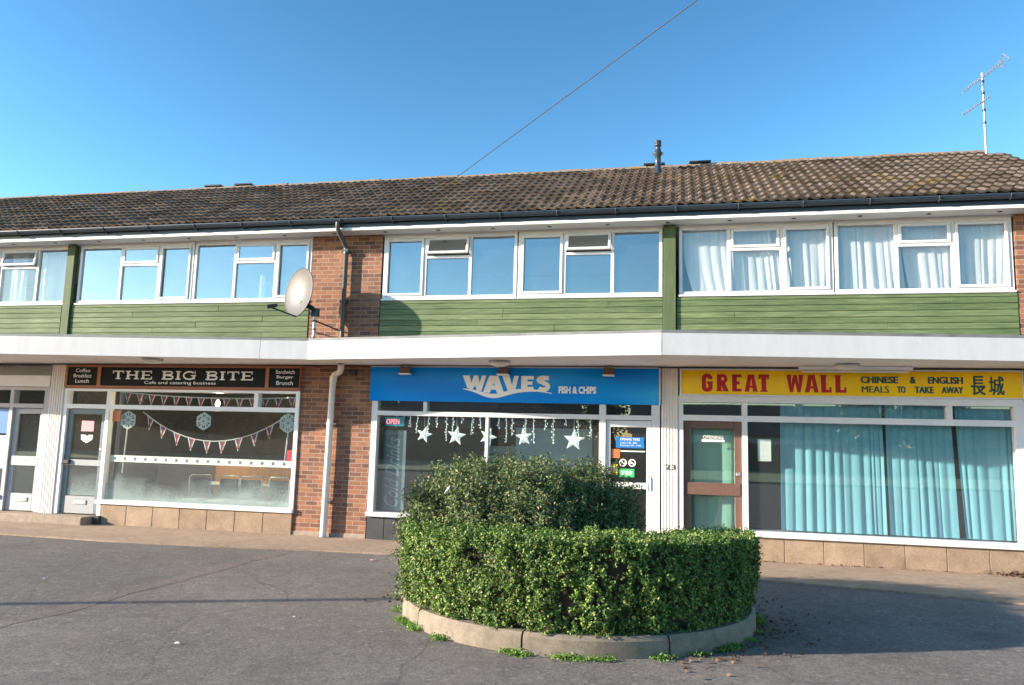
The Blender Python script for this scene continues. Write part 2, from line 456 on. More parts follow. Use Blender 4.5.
# ------------------------------------------------------------------ mesh helpers
class MB:
    def __init__(s): s.v = []; s.f = []; s.mi = []; s.smooth = []
    def add(s, vs, fs, mi=0, sm=False):
        o = len(s.v)
        s.v.extend([tuple(p) for p in vs])
        s.f.extend([tuple(i + o for i in f) for f in fs])
        s.mi.extend([mi] * len(fs)); s.smooth.extend([sm] * len(fs))
    def box(s, x0, x1, y0, y1, z0, z1, mi=0, bev=0.0):
        if bev > 0:
            b = min(bev, (x1 - x0) * .45, (y1 - y0) * .45, (z1 - z0) * .45)
            bm = bmesh.new()
            bmesh.ops.create_cube(bm, size=1)
            for q in bm.verts:
                q.co = ((x0 + x1) / 2 + q.co.x * (x1 - x0), (y0 + y1) / 2 + q.co.y * (y1 - y0), (z0 + z1) / 2 + q.co.z * (z1 - z0))
            bmesh.ops.bevel(bm, geom=bm.edges[:], offset=b, segments=1, affect='EDGES')
            bm.verts.index_update()
            s.add([q.co[:] for q in bm.verts], [[q.index for q in f.verts] for f in bm.faces], mi)
            bm.free()
            return
        s.add([(x0, y0, z0), (x1, y0, z0), (x1, y1, z0), (x0, y1, z0), (x0, y0, z1), (x1, y0, z1), (x1, y1, z1), (x0, y1, z1)],
              [(0, 3, 2, 1), (4, 5, 6, 7), (0, 1, 5, 4), (1, 2, 6, 5), (2, 3, 7, 6), (3, 0, 4, 7)], mi)
    def tube(s, pts, r, n=8, mi=0, cap=True, sm=True):
        pts = [Vector(p) for p in pts]
        rs = r if isinstance(r, (list, tuple)) else [r] * len(pts)
        rings = []; ref = None
        for i, p in enumerate(pts):
            d = (pts[min(i + 1, len(pts) - 1)] - pts[max(i - 1, 0)]).normalized()
            if ref is None:
                ref = Vector((0, 0, 1)) if abs(d.z) < .9 else Vector((0, 1, 0))
            a = d.cross(ref).normalized(); b_ = a.cross(d).normalized(); ref = b_
            rings.append([p + a * math.cos(2 * math.pi * k / n) * rs[i] + b_ * math.sin(2 * math.pi * k / n) * rs[i] for k in range(n)])
        vs_ = [q for rg in rings for q in rg]
        fs = [(i * n + k, i * n + (k + 1) % n, (i + 1) * n + (k + 1) % n, (i + 1) * n + k) for i in range(len(pts) - 1) for k in range(n)]
        s.add(vs_, fs, mi, sm)
        if cap:
            s.add(rings[0], [tuple(range(n))][::1], mi); s.add(rings[-1], [tuple(reversed(range(n)))], mi)
    def prism(s, poly, y0, y1, mi=0):
        """polygon in XZ, extruded from y0 (front) to y1"""
        n = len(poly)
        vs_ = [(x, y0, z) for x, z in poly] + [(x, y1, z) for x, z in poly]
        s.add(vs_, [tuple(range(n)), tuple(reversed(range(n, 2 * n)))] + [(i, i + n, (i + 1) % n + n, (i + 1) % n) for i in range(n)], mi)
    def slab(s, poly, z0, z1, mi=0):
        n = len(poly)
        vs_ = [(x, y, z0) for x, y in poly] + [(x, y, z1) for x, y in poly]
        s.add(vs_, [tuple(reversed(range(n))), tuple(range(n, 2 * n))] + [(i, (i + 1) % n, (i + 1) % n + n, i + n) for i in range(n)], mi)
    def lathe(s, prof, c=(0, 0, 0), n=20, mi=0):
        """profile of (r, z) about a vertical axis at c"""
        vs_ = [(c[0] + r * math.cos(2 * math.pi * k / n), c[1] + r * math.sin(2 * math.pi * k / n), c[2] + z) for r, z in prof for k in range(n)]
        fs = [(i * n + k, i * n + (k + 1) % n, (i + 1) * n + (k + 1) % n, (i + 1) * n + k) for i in range(len(prof) - 1) for k in range(n)]
        s.add(vs_, fs, mi, True)
    def stroke(s, pts, w, y0, y1, mi=0, closed=False):
        """ribbon of width w along a polyline in XZ, mitred"""
        P = [Vector((p[0], p[1])) for p in pts]; n = len(P); L = []; Rr = []
        for i in range(n):
            a = P[i - 1] if (i > 0 or closed) else None
            c = P[(i + 1) % n] if (i < n - 1 or closed) else None
            d1 = (P[i] - a).normalized() if a is not None else None
            d2 = (c - P[i]).normalized() if c is not None else None
            if d1 is None: d1 = d2
            if d2 is None: d2 = d1
            nn = Vector((-(d1 + d2).y, (d1 + d2).x)).normalized()
            k = 1 / max(0.45, nn.dot(Vector((-d1.y, d1.x))))
            L.append(P[i] + nn * w / 2 * k); Rr.append(P[i] - nn * w / 2 * k)
        for i in range(n if closed else n - 1):
            j = (i + 1) % n
            s.prism([(Rr[i].x, Rr[i].y), (Rr[j].x, Rr[j].y), (L[j].x, L[j].y), (L[i].x, L[i].y)], y0, y1, mi)
    def build(s, name, mats, parent=None):
        me = bpy.data.meshes.new(name)
        me.from_pydata(s.v, [], s.f)
        for m_ in (mats if isinstance(mats, (list, tuple)) else [mats]): me.materials.append(MATS[m_])
        me.polygons.foreach_set('material_index', s.mi)
        me.polygons.foreach_set('use_smooth', s.smooth)
        me.update()
        o = bpy.data.objects.new(name, me)
        COL.objects.link(o)
        if parent is not None: o.parent = parent
        return o
def empty(name, loc=(0, 0, 0)):
    o = bpy.data.objects.new(name, None)
    o.empty_display_size = 0.1
    o.location = loc
    COL.objects.link(o)
    return o
def tag(o, label=None, cat=None, group=None, kind=None):
    if label: o['label'] = label
    if cat: o['category'] = cat
    if group: o['group'] = group
    if kind: o['kind'] = kind
    return o
def recenter(o, loc):
    """move a mesh object's origin to loc without moving its geometry"""
    o.data.transform(Matrix.Translation(-Vector(loc)))
    o.location = loc
    return o
def text(mb, body, x0, x1, z0, z1, y, bold=0.0, mi=0, shear=0.0, depth=0.004, stretch=True, center=False, rot=False):
    """built-in font lettering fitted to a rectangle in the XZ plane"""
    cu = bpy.data.curves.new('tmp', 'FONT')
    cu.body = body; cu.size = 1; cu.offset = bold; cu.shear = shear; cu.resolution_u = 3
    ob = bpy.data.objects.new('tmp', cu)
    COL.objects.link(ob)
    dg = bpy.context.evaluated_depsgraph_get()
    me = bpy.data.meshes.new_from_object(ob.evaluated_get(dg))
    co = np.array([q.co[:] for q in me.vertices])
    fs = [tuple(p.vertices) for p in me.polygons]
    bpy.data.objects.remove(ob); bpy.data.curves.remove(cu); bpy.data.meshes.remove(me)
    mn = co.min(0); mx_ = co.max(0)
    u = (co[:, 0] - mn[0]) / (mx_[0] - mn[0]); w = (co[:, 1] - mn[1]) / (mx_[1] - mn[1])
    if rot: X = x0 + (1 - w) * (x1 - x0); Z = z0 + u * (z1 - z0)
    else: X = x0 + u * (x1 - x0); Z = z0 + w * (z1 - z0)
    mb.add([(a, y, c_) for a, c_ in zip(X, Z)], fs, mi)
def arc(cx, cz, rx, rz, a0, a1, n=10):
    return [(cx + rx * math.cos(R(a0 + (a1 - a0) * i / n)), cz + rz * math.sin(R(a0 + (a1 - a0) * i / n))) for i in range(n + 1)]
def leaves(name, P, N, L, W, mat, parent=None, droop=0.6, shape='diamond'):
    """one mesh of many leaf faces at points P with outward bias N"""
    n = len(P)
    d = rng.normal(size=(n, 3)) + N * droop
    d /= np.linalg.norm(d, axis=1)[:, None]
    t = rng.normal(size=(n, 3)); t -= (t * d).sum(1)[:, None] * d
    t /= np.linalg.norm(t, axis=1)[:, None]
    s_ = np.cross(d, t)
    l = (L * rng.uniform(0.65, 1.25, n))[:, None]; w = (W * rng.uniform(0.7, 1.2, n))[:, None]
    V = np.empty((n, 4, 3))
    V[:, 0] = P - t * l / 2; V[:, 1] = P + s_ * w / 2 + t * l * 0.08 + d * w * 0.15
    V[:, 2] = P + t * l / 2; V[:, 3] = P - s_ * w / 2 + t * l * 0.08 + d * w * 0.15
    me = bpy.data.meshes.new(name)
    me.vertices.add(n * 4); me.loops.add(n * 4); me.polygons.add(n)
    me.vertices.foreach_set('co', V.reshape(-1))
    me.loops.foreach_set('vertex_index', np.arange(n * 4))
    me.polygons.foreach_set('loop_start', np.arange(0, n * 4, 4))
    me.materials.append(MATS[mat])
    me.update(); me.validate()
    o = bpy.data.objects.new(name, me)
    COL.objects.link(o)
    if parent is not None: o.parent = parent
    return o

# ------------------------------------------------------------------ ground
KC = (5.55, -4.38); KR = 1.80
g = MB(); g.add([(-250, -250, -.012), (250, -250, -.012), (250, 250, -.012), (-250, 250, -.012)], [(0, 1, 2, 3)])
tag(g.build('asphalt_ground', 'asphalt'), kind='structure')
g = MB()
wob = [(0.74 + 0.03 * math.sin(i * 1.7) + 0.02 * math.sin(i * 4.1) - 0.012 * i * .3, -1.6 - i * .5) for i in range(40)]
g.add([(-30, -1.6, -.0108), (-30, -21.1, -.0108)] + [(x - .1, y, -.0108) for x, y in reversed(wob)], [tuple(range(2 + len(wob)))])
tag(g.build('newer_asphalt', 'asphalt_dark'), kind='structure')
g = MB()
wv = []
for i, (x, y) in enumerate(wob):
    w_ = 0.27 + 0.05 * math.sin(i * 2.3)
    wv += [(x - .12, y, -.0096), (x + w_ - .12, y, -.0096)]
g.add(wv, [(2 * i, 2 * i + 2, 2 * i + 3, 2 * i + 1) for i in range(len(wob) - 1)])
tag(g.build('asphalt_strip', 'asphalt_pink'), kind='structure')
pav = [(-40, -1.95), (-10, -1.9), (-4.3, -1.78), (-2.1, -1.85), (-.3, -1.73), (1.2, -1.5), (2.67, -1.42), (4.5, -1.55), (6.2, -1.7), (7.87, -1.8), (9.3, -2.0), (10.5, -2.3), (13, -2.6), (40, -3)]
g = MB(); g.slab(pav + [(40, 0.25), (-40, 0.25)], -.2, 0.012)
tag(g.build('pavement', 'paving'), kind='structure')
# gravelly verge, road and grass on the far side of the street
g = MB(); g.slab([(-120, -27), (-120, -45), (120, -45), (120, -27)], -.1, .10)
tag(g.build('grass_verge', 'verge_grass'), kind='structure')

# ------------------------------------------------------------------ terrace building
B = empty('shop_terrace')
tag(B, 'two-storey brick and green-boarded terrace of shops with flats above and a tiled roof', 'building')
UY = 0.10
def part(name, mats, fn, parent=B):
    mb = MB(); fn(mb); return mb.build(name, mats, parent)
# brickwork
part('brick_pier', 'brick', lambda m: m.box(0.012, 1.365, 0.0, 0.5, -.1, 2.96))
part('brick_pier', 'brick', lambda m: m.box(0.025, 1.385, UY, 0.5, 2.97, 5.36))
part('brick_pier', 'brick', lambda m: m.box(11.585, 12.62, UY, 0.5, 2.97, 5.36))
part('brick_pier', 'brick', lambda m: m.box(11.545, 12.62, 0.0, 0.5, -.1, 2.96))
o = part('brick_base', 'step_stone', lambda m: m.box(-.01, 1.375, -.012, 0.1, -.1, 0.085, bev=.012))
# floor slab, rear and side walls, ceilings
def shell(m):
    m.box(-15, 12.62, 7.6, 7.8, -.1, 5.4)
    m.box(-15.2, -15, 0.0, 7.8, -.1, 5.4)
    m.box(12.4, 12.62, 0.51, 7.59, -.1, 5.4)
part('outer_wall', 'brick', shell)
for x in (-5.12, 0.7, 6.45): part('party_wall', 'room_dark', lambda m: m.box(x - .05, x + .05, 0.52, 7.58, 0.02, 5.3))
part('room_ceiling', 'room_pale', lambda m: [m.box(-14.9, 12.3, .3, 7.5, 2.72, 3.1), m.box(-14.9, 12.3, .3, 7.5, 5.32, 5.45)])
part('room_floor', 'floor_tile', lambda m: [m.box(-14.9, 12.3, .12, 7.5, -.05, .03), m.box(-14.9, 12.3, .3, 7.5, 3.1, 3.14)])
part('room_wall', 'room_brown', lambda m: m.box(-5.06, .64, 5.0, 5.1, .04, 2.7))
part('room_wall', 'reflection_blue', lambda m: m.box(3.62, 5.05, 1.55, 1.62, .04, 1.98))  # blue partition standing in for a pale reflection in the window glass
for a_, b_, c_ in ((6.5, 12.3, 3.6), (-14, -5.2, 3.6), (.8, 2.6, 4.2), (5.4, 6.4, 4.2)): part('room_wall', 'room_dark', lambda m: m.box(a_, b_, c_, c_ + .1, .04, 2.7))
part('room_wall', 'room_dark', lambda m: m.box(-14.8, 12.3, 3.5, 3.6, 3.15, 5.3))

# upper windows
Z0, Z1, ZT = 4.15, 5.335, 4.93
FY = UY + 0.015      # frame front
def window(x0, x1, m1, m2, glass, open_vent=0.0, sash='right'):
    fr = MB(); fw = .055
    fr.box(x0, x0 + fw, FY, FY + .07, Z0 + .03, Z1, bev=.006); fr.box(x1 - fw, x1, FY, FY + .07, Z0 + .03, Z1, bev=.006)
    fr.box(x0 + fw, x1 - fw, FY, FY + .07, Z1 - fw - .01, Z1, bev=.006)
    fr.box(x0 + fw, x1 - fw, FY, FY + .07, Z0 + .03, Z0 + .085, bev=.006)
    fr.box(x0 - .005, x1 + .005, FY - .045, FY + .069, Z0 - .005, Z0 + .029, bev=.006)
    for mm in (m1, m2): fr.box(mm - .028, mm + .028, FY, FY + .07, Z0 + .086, Z1 - fw - .011, bev=.006)
    fr.box(m1 + .029, m2 - .029, FY, FY + .07, ZT - .03, ZT + .02, bev=.006)
    w = fr.build('window', 'upvc', B)
    def pane(a, b_, c, d): 
        p = MB(); p.box(a, b_, FY + .035, FY + .041, c, d); p.build('pane', glass, w)
    ca, cb = (m2 + .029, x1 - fw - .001) if sash == 'right' else (x0 + fw + .001, m1 - .029)
    s_ = MB(); q = .045
    zb, zt = Z0 + .087, Z1 - fw - .013
    s_.box(ca, ca + q, FY - .018, FY + .03, zb, zt, bev=.006); s_.box(cb - q, cb, FY - .018, FY + .03, zb, zt, bev=.006)
    s_.box(ca + q, cb - q, FY - .018, FY + .03, zb, zb + q, bev=.006); s_.box(ca + q, cb - q, FY - .018, FY + .03, zt - q, zt, bev=.006)
    s_.build('casement_sash', 'upvc', w)
    v_ = MB(); a, b_ = m1 + .03, m2 - .03; zb, zt = ZT + .022, Z1 - fw - .014
    v_.box(a, a + q, -.045, 0, zb - zt, 0, bev=.006); v_.box(b_ - q, b_, -.045, 0, zb - zt, 0, bev=.006)
    v_.box(a + q, b_ - q, -.045, 0, zb - zt, zb - zt + q, bev=.006); v_.box(a + q, b_ - q, -.045, 0, -q, 0, bev=.006)
    vo_ = v_.build('vent_sash', 'upvc', w)
    vp = MB(); vp.box(a + q, b_ - q, -.028, -.022, zb - zt + q, -q)
    vg = vp.build('pane', glass, w)
    for o_ in (vo_, vg):
        o_.location = (0, FY + .03, zt); o_.rotation_euler = (-R(open_vent), 0, 0)
    pane(x0 + fw, m1 - .028, Z0 + .086, Z1 - fw - .011)
    pane(m2 + .028, x1 - fw, Z0 + .086, Z1 - fw - .011)
    pane(m1 + .028, m2 - .028, Z0 + .086, ZT - .03)
window(1.41, 3.865, 2.20, 3.03, 'glass_upper', 15, 'left')
window(3.885, 6.335, 4.69, 5.51, 'glass_upper', 15, 'left')
window(6.60, 9.00, 7.40, 8.22, 'glass_net', 0, 'right')
window(9.02, 11.56, 9.93, 10.74, 'glass_net', 0, 'right')
window(-4.96, -2.435, -4.01, -3.17, 'glass_upper', 0, 'right')
window(-2.415, .01, -1.55, -0.71, 'glass_upper', 0, 'right')
window(-7.66, -5.215, -6.80, -5.93, 'glass_net', 10, 'left')
window(-10.2, -7.70, -9.3, -8.5, 'glass_net', 0, 'left')
# green cladding, board by board
def boards(x0, x1):
    def fn(m):
        z = 3.10; i = 0
        while z < Z0 - .02:
            h = .099; xs = [x0] + sorted(random.sample([x0 + (x1 - x0) * k / 11 for k in range(2, 10)], 1 if x1 - x0 > 3 else 0)) + [x1]
            top = min(z + h - .006, Z0 - .012)
            for a, b_ in zip(xs, xs[1:]):
                j = random.uniform(-.002, .002)
                m.box(a + .0015, b_ - .0015, UY - .012 + j, UY + .012 + j, z, top, bev=.004)
            z += h
        m.box(x0, x1, UY + .013, UY + .03, 3.1, Z0 - .012)
    part('cladding_panel', 'green_board', fn)
boards(-14.0, -5.25); boards(-5.02, .02); boards(1.40, 6.345); boards(6.565, 11.58)
part('green_post', 'green_post', lambda m: m.box(-5.21, -5.035, UY - .05, UY + .06, 3.1, 5.355, bev=.006))
part('green_post', 'green_post', lambda m: m.box(6.352, 6.552, UY - .05, UY + .06, 3.1, 5.355, bev=.006))
part('window_head', 'upvc', lambda m: m.box(-14, 12.62, UY + .02, UY + .2, 5.336, 5.36))

# eaves: soffit, fascia, gutter
EY = -.25
part('soffit', 'white_soffit', lambda m: m.box(-15.3, 12.9, EY, .5, 5.362, 5.385))
part('eaves_fascia', ['white_soffit', 'gutter_plastic'], lambda m: (m.box(-15.3, 12.9, EY - .022, EY - .001, 5.352, 5.40, 0), m.box(-15.3, 12.9, EY - .022, EY - .001, 5.401, 5.53, 1)))
x = -7.37
while x < 12.4:
    part('soffit_vent', 'black_metal', lambda m: m.lathe([(0, 0), (.035, 0), (.04, .004)], (x, -.06, 5.3585), 12))
    x += 0.985
def gutter(m):
    n = 10; pr = [(-.062 * math.cos(math.pi * k / n), -.062 * math.sin(math.pi * k / n)) for k in range(n + 1)]
    gy, gz = EY - .092, 5.535
    inner = [(a * .9, b_ * .9) for a, b_ in reversed(pr)]
    pr = pr + inner
    N = len(pr)
    vs_ = [(-15.3, gy + a, gz + b_) for a, b_ in pr] + [(12.95, gy + a, gz + b_) for a, b_ in pr]
    m.add(vs_, [(i, (i + 1) % N, (i + 1) % N + N, i + N) for i in range(N)], 0, False)
    m.box(-15.3, 12.95, gy - .070, gy - .058, gz - .012, gz + .006)
gu = part('gutter', 'gutter_plastic', gutter)
x = -6.95
while x < 12.5:
    def brk(m):
        n = 8; a_ = [(EY - .092 - .069 * math.cos(math.pi * k / n), 5.535 - .069 * math.sin(math.pi * k / n)) for k in range(n + 1)]
        m.tube([(x, p, q) for p, q in a_] + [(x, EY - .03, 5.44)], .013, 5)
    part('gutter_bracket', 'gutter_plastic', brk, gu)
    x += 0.965

# roof
RS = Vector((0, -.36, 5.565)); RT = Vector((0, 3.0, 7.41))
sl = RT - RS; SL = sl.length; sd = sl.normalized(); sn = Vector((0, -sd.z, sd.y))
X0R, XRIDGE, XEAVE = -15.2, 12.29, 12.95
roof = part('roof', 'felt', lambda m: m.add([(X0R, -.33, 5.54), (XEAVE, -.33, 5.54), (XRIDGE, 3, 7.385), (X0R, 3, 7.385), (X0R, 7.9, 5.5), (XEAVE, 7.9, 5.5)], [(0, 1, 2, 3), (3, 2, 5, 4), (1, 5, 2), (0, 3, 4)]))
def tiles(m):
    gauge = SL / 12.0; tw = .330; cols = int((XEAVE - X0R) / tw) + 1
    prof = []
    for k in range(13):
        t = k / 12; ph = (t * 2) % 1.0
        prof.append((t * tw, .030 * max(0, math.sin(math.pi * min(1, ph / .55))) ** .8 if ph < .55 else 0.0))
    for r_ in range(12):
        for c_ in range(cols):
            x = X0R + c_ * tw
            xm = x + tw / 2; fr = (r_ + .4) / 12
            if xm > XEAVE + (XRIDGE - XEAVE) * fr - .02: continue
            j = random.uniform(-.004, .004); tl = random.uniform(-.006, .006); jl = random.uniform(-.008, .008)
            s0 = r_ * gauge - .015 + jl; s1 = (r_ + 1) * gauge + .03
            vs_ = []
            for (ss, base) in ((s0, .042), (s1, .004)):
                for (px, h) in prof:
                    p = RS + sd * ss + sn * (base + h + j + tl * (px / tw - .5)); vs_.append((x + px, p.y, p.z))
            for (px, h) in prof:
                p = RS + sd * (s0 + .004) + sn * (.006 + h * .7 + j); vs_.append((x + px, p.y, p.z))
            n = len(prof)
            m.add(vs_, [(i, i + 1, n + i + 1, n + i) for i in range(n - 1)] + [(2 * n + i, 2 * n + i + 1, i + 1, i) for i in range(n - 1)])
part('tiling', 'roof_tile', tiles, roof)
def ridge(m):
    x = X0R
    while x < XRIDGE - .1:
        L_ = .45; e = min(x + L_ - .006, XRIDGE + .05); dz = random.uniform(-.008, .008)
        n = 8; pr = [(.135 * math.cos(math.pi * k / n), .085 * math.sin(math.pi * k / n)) for k in range(n + 1)]
        vs_ = [(x, 3 + a, 7.37 + b_ + dz) for a, b_ in pr] + [(e, 3 + a, 7.375 + b_ + dz) for a, b_ in pr]
        m.add(vs_, [(i, i + 1, i + n + 2, i + n + 1) for i in range(n)] + [tuple(range(n + 1)), tuple(reversed(range(n + 1, 2 * n + 2)))])
        x += L_
part('ridge_tiles', 'ridge_clay', ridge, roof)
for xv in (-4.05, -3.27, 6.1, 7.02):
    part('ridge_vent', 'black_metal', lambda m: m.box(xv - .22, xv + .22, 2.86, 3.14, 7.445, 7.485, bev=.012), roof)
def flue(m):
    m.lathe([(.10, -.02), (.10, .03), (.062, .05), (.062, .36), (.115, .40), (.11, .415), (.075, .43), (.055, .50), (.05, .56), (.07, .565), (.07, .61), (.06, .615), (.06, .63), (.07, .635), (.07, .67), (.03, .69), (0, .69)], (6.19, 2.45, 7.10), 16)
part('flue_pipe', 'gutter_plastic', flue, roof)

# downpipes
part('downpipe', 'grey_pipe', lambda m: (m.tube([(.70, EY - .09, 5.5), (.70, EY - .09, 5.40), (.70, EY - .05, 5.34), (.72, -.03, 5.16), (.725, UY - .08, 5.08), (.725, UY - .08, 3.27)], .042, 10),
     m.box(.67, .78, UY - .13, UY, 5.04, 5.08), m.box(.67, .78, UY - .13, UY, 4.1, 4.14), m.tube([(.725, UY - .08, 5.12), (.725, UY - .08, 5.0)], .052, 10)))
part('downpipe', 'white_pipe', lambda m: (m.tube([(.89, -.30, 2.97), (.88, -.27, 2.90), (.80, -.13, 2.85), (.685, -.10, 2.80), (.665, -.10, 2.74), (.655, -.10, 2.3), (.635, -.10, 0.02)], .055, 12),
     m.tube([(.673, -.10, 2.78), (.667, -.10, 2.66)], .066, 12), m.box(.58, .72, -.11, 0, 1.93, 1.96), m.box(.57, .70, -.11, 0, .6, .63)))

# zigzag canopy
VX, PX, VY, PY = 0.65, 6.37, -1.06, -1.85
H_ = PX - VX
zz = [(VX - 3 * H_, PY), (VX - 2 * H_, VY), (VX - H_, PY), (VX, VY), (PX, PY), (VX + 2 * H_, VY), (13.0, VY - .13)]
zz = [(x, y) for x, y in zz if x > -14] 
zz = [(-14, VY - .8 * (VX - 2 * H_ + 14) / H_ * -1 if False else VY - .35)] + zz
CZ0, CZ1 = 2.965, 3.272
part('canopy_slab', ['felt', 'soffit_paint'], lambda m: (m.slab([(x, y + .03) for x, y in zz] + [(13.0, UY - .02), (-14, UY - .02)], CZ0 + .052, CZ1 - .03, 0), m.slab([(x, y + .026) for x, y in zz] + [(13.0, UY - .02), (-14, UY - .02)], CZ0 + .02, CZ0 + .05, 1)))
def seg_board(m, a, b_, z0, z1, t0, t1, mi=0):
    a = Vector(a); b_ = Vector(b_); d = (b_ - a).normalized(); n = Vector((d.y, -d.x))
    q = [a + n * t1, b_ + n * t1, b_ + n * t0, a + n * t0]
    m.slab([(p.x, p.y) for p in q], z0, z1, mi)
joints = {(VX, VY): [.155], (VX - H_, PY): [.86]}
for a, b_ in zip(zz, zz[1:]):
    ts = [0] + joints.get(a, []) + [1]
    for t0, t1 in zip(ts, ts[1:]):
        A_ = Vector(a).lerp(Vector(b_), t0); B_ = Vector(a).lerp(Vector(b_), t1); dd = (B_ - A_).normalized() * .003
        part('fascia_board', 'white_fascia', lambda m: seg_board(m, A_ + dd, B_ - dd, CZ0, CZ1, 0.0, .022))
    part('canopy_trim', 'lead_trim', lambda m: seg_board(m, a, b_, CZ1 + .002, CZ1 + .045, -.05, .012))
def heads(m):
    for a, b_ in zip(zz, zz[1:]):
        a = Vector(a); b_ = Vector(b_); L_ = (b_ - a).length; d = (b_ - a) / L_; n = Vector((d.y, -d.x)); k = .3
        while k < L_:
            for zq in (CZ0 + .21,):
                p = a + d * k + n * .0225
                m.add([(p.x + d.x * u, p.y + d.y * u + n.y * .001, zq + w) for u, w in ((-.006, -.006), (.006, -.006), (.006, .006), (-.006, .006))], [(0, 1, 2, 3)])
            k += .62
part('fascia_nails', 'metal_grey', heads)

# pilasters with flutes
def pilaster(x0, x1, z0, yf):
    def fn(m):
        m.box(x0, x1, yf + .012, .12, z0, 2.955)
        n = 6; w = (x1 - x0) / n
        for k in range(n): m.box(x0 + k * w + .006, x0 + (k + 1) * w - .006, yf, yf + .022, z0, 2.955, bev=.005)
    return part('pilaster', 'pilaster_paint', fn)
pilaster(-5.20, -4.885, .155, -.05)
pilaster(6.325, 6.585, .0, -.045)
mbn = MB(); text(mbn, '23', 6.385, 6.545, 1.345, 1.425, -.051, .01)
mbn.build('house_number', 'black_metal', B)

# ---- cafe front
ST = .165
part('step', 'step_stone', lambda m: m.box(-14, -3.965, -.36, .1, -.05, ST - .01, bev=.015))
part('mat_block', 'dark_stallriser', lambda m: m.box(-3.955, -3.82, -.10, -.0, 0.0, .16, bev=.01))
def stones(x0, x1, n, z1):
    def fn(m):
        w = (x1 - x0) / n
        for k in range(n): m.box(x0 + k * w + .006, x0 + (k + 1) * w - .006, -.034, .1, -.05, z1, bev=.003)
        m.box(x0, x1, -.0275, .09, -.05, z1 - .01)
    return part('stall_riser', 'stone_block', fn)
stones(-3.86, .0, 7, .375)
stones(7.60, 11.54, 7, .365)
def cafe_frame(m):
    m.box(-4.88, -4.80, -.03, .1, ST, 2.46); m.box(-3.94, -3.865, -.03, .1, ST, 2.46); m.box(-.065, .008, -.03, .1, .376, 2.46)
    m.box(-4.88, .008, -.034, .1, 2.461, 2.505); m.box(-4.80, -3.94, -.034, .1, 2.13, 2.21); m.box(-3.865, -.065, -.034, .1, 2.13, 2.21)
    m.box(-.88, -.80, -.03, .1, 2.211, 2.46)
    m.box(-3.97, .012, -.075, .1, .38, .455, bev=.008)
cf = part('shop_front', 'frame_white', cafe_frame)
def panes(parent, rects, mat='glass_shop', y=.04):
    for (a, b_, c, d) in rects:
        p = MB(); p.box(a, b_, y, y + .006, c, d); p.build('pane', mat, parent)
panes(cf, [(-3.865, -.065, .456, 2.13), (-3.865, -.88, 2.21, 2.46), (-.80, -.065, 2.21, 2.46), (-4.80, -3.94, 2.21, 2.46)])
def shop_door(x0, x1, z0, z1, mats, rail, glass=True, rw=.10, bottom=.32, y=.02, letter=True, handle='right'):
    def fn(m):
        m.box(x0, x0 + rw, y, y + .05, z0, z1, 0, .005); m.box(x1 - rw, x1, y, y + .05, z0, z1, 0, .005)
        m.box(x0 + rw, x1 - rw, y, y + .05, z1 - rw, z1, 0, .005)
        m.box(x0 + rw, x1 - rw, y, y + .05, z0, z0 + bottom, 1, .005)
        m.box(x0 + rw * .3, x1 - rw * .3, y - .02, y + .04, rail[0], rail[1], 1, .005)
    d = part('door', mats, fn)
    panes(d, [(x0 + rw, x1 - rw, z0 + bottom, rail[0]), (x0 + rw, x1 - rw, rail[1], z1 - rw)], y=y + .022)
    if letter:
        part('letter_plate', 'metal_grey', lambda m: (m.box((x0 + x1) / 2 - .13, (x0 + x1) / 2 + .15, y - .014, y - .001, z0 + .17, z0 + .25, bev=.004), m.box((x0 + x1) / 2 - .10, (x0 + x1) / 2 + .12, y - .019, y - .0145, z0 + .19, z0 + .21)), d)
    return d
d1 = shop_door(-4.79, -3.95, ST + .01, 2.12, ['door_grey_blue', 'door_rail'], (1.06, 1.17))
part('handle', 'black_metal', lambda m: m.box(-4.78, -4.62, -.05, .015, 1.08, 1.17, bev=.02), d1)
part('lock', 'metal_grey', lambda m: m.lathe([(.03, 0), (.03, .01), (0, .012)], (0, 0, 0), 10), d1).matrix_local = Matrix.Translation((-4.0, .018, 1.37)) @ Matrix.Rotation(R(90), 4, 'X')
# the neighbouring shop at the far left
def left_frame(m):
    m.box(-6.10, -6.02, -.03, .1, ST, 2.46); m.box(-5.32, -5.21, -.03, .1, ST, 2.46); m.box(-14, -5.21, -.034, .1, 2.461, 2.52)
    m.box(-6.02, -5.32, -.034, .1, 2.12, 2.20); m.box(-14, -6.10, -.034, .1, 2.12, 2.20); m.box(-14, -6.10, -.06, .1, .38, .455)
lf_ = part('shop_front', 'frame_mauve', left_frame)
panes(lf_, [(-6.02, -5.32, 2.20, 2.46), (-10, -6.10, .456, 2.12), (-10, -6.10, 2.20, 2.46)])
part('stall_riser', 'stone_block', lambda m: m.box(-14, -6.1, -.02, .1, ST, .379))
d2 = shop_door(-6.015, -5.325, ST + .01, 2.11, ['frame_mauve', 'frame_mauve'], (1.02, 1.20))
part('fascia_panel', ['frame_grey', 'door_grey_blue'], lambda m: (m.box(-14, -5.21, -.05, .1, 2.53, 2.745, 0), m.box(-14, -5.21, -.045, .1, 2.746, 2.93, 1)))
part('head_trim', 'orange_timber', lambda m: m.box(-4.88, .012, -.03, .1, 2.506, 2.96))

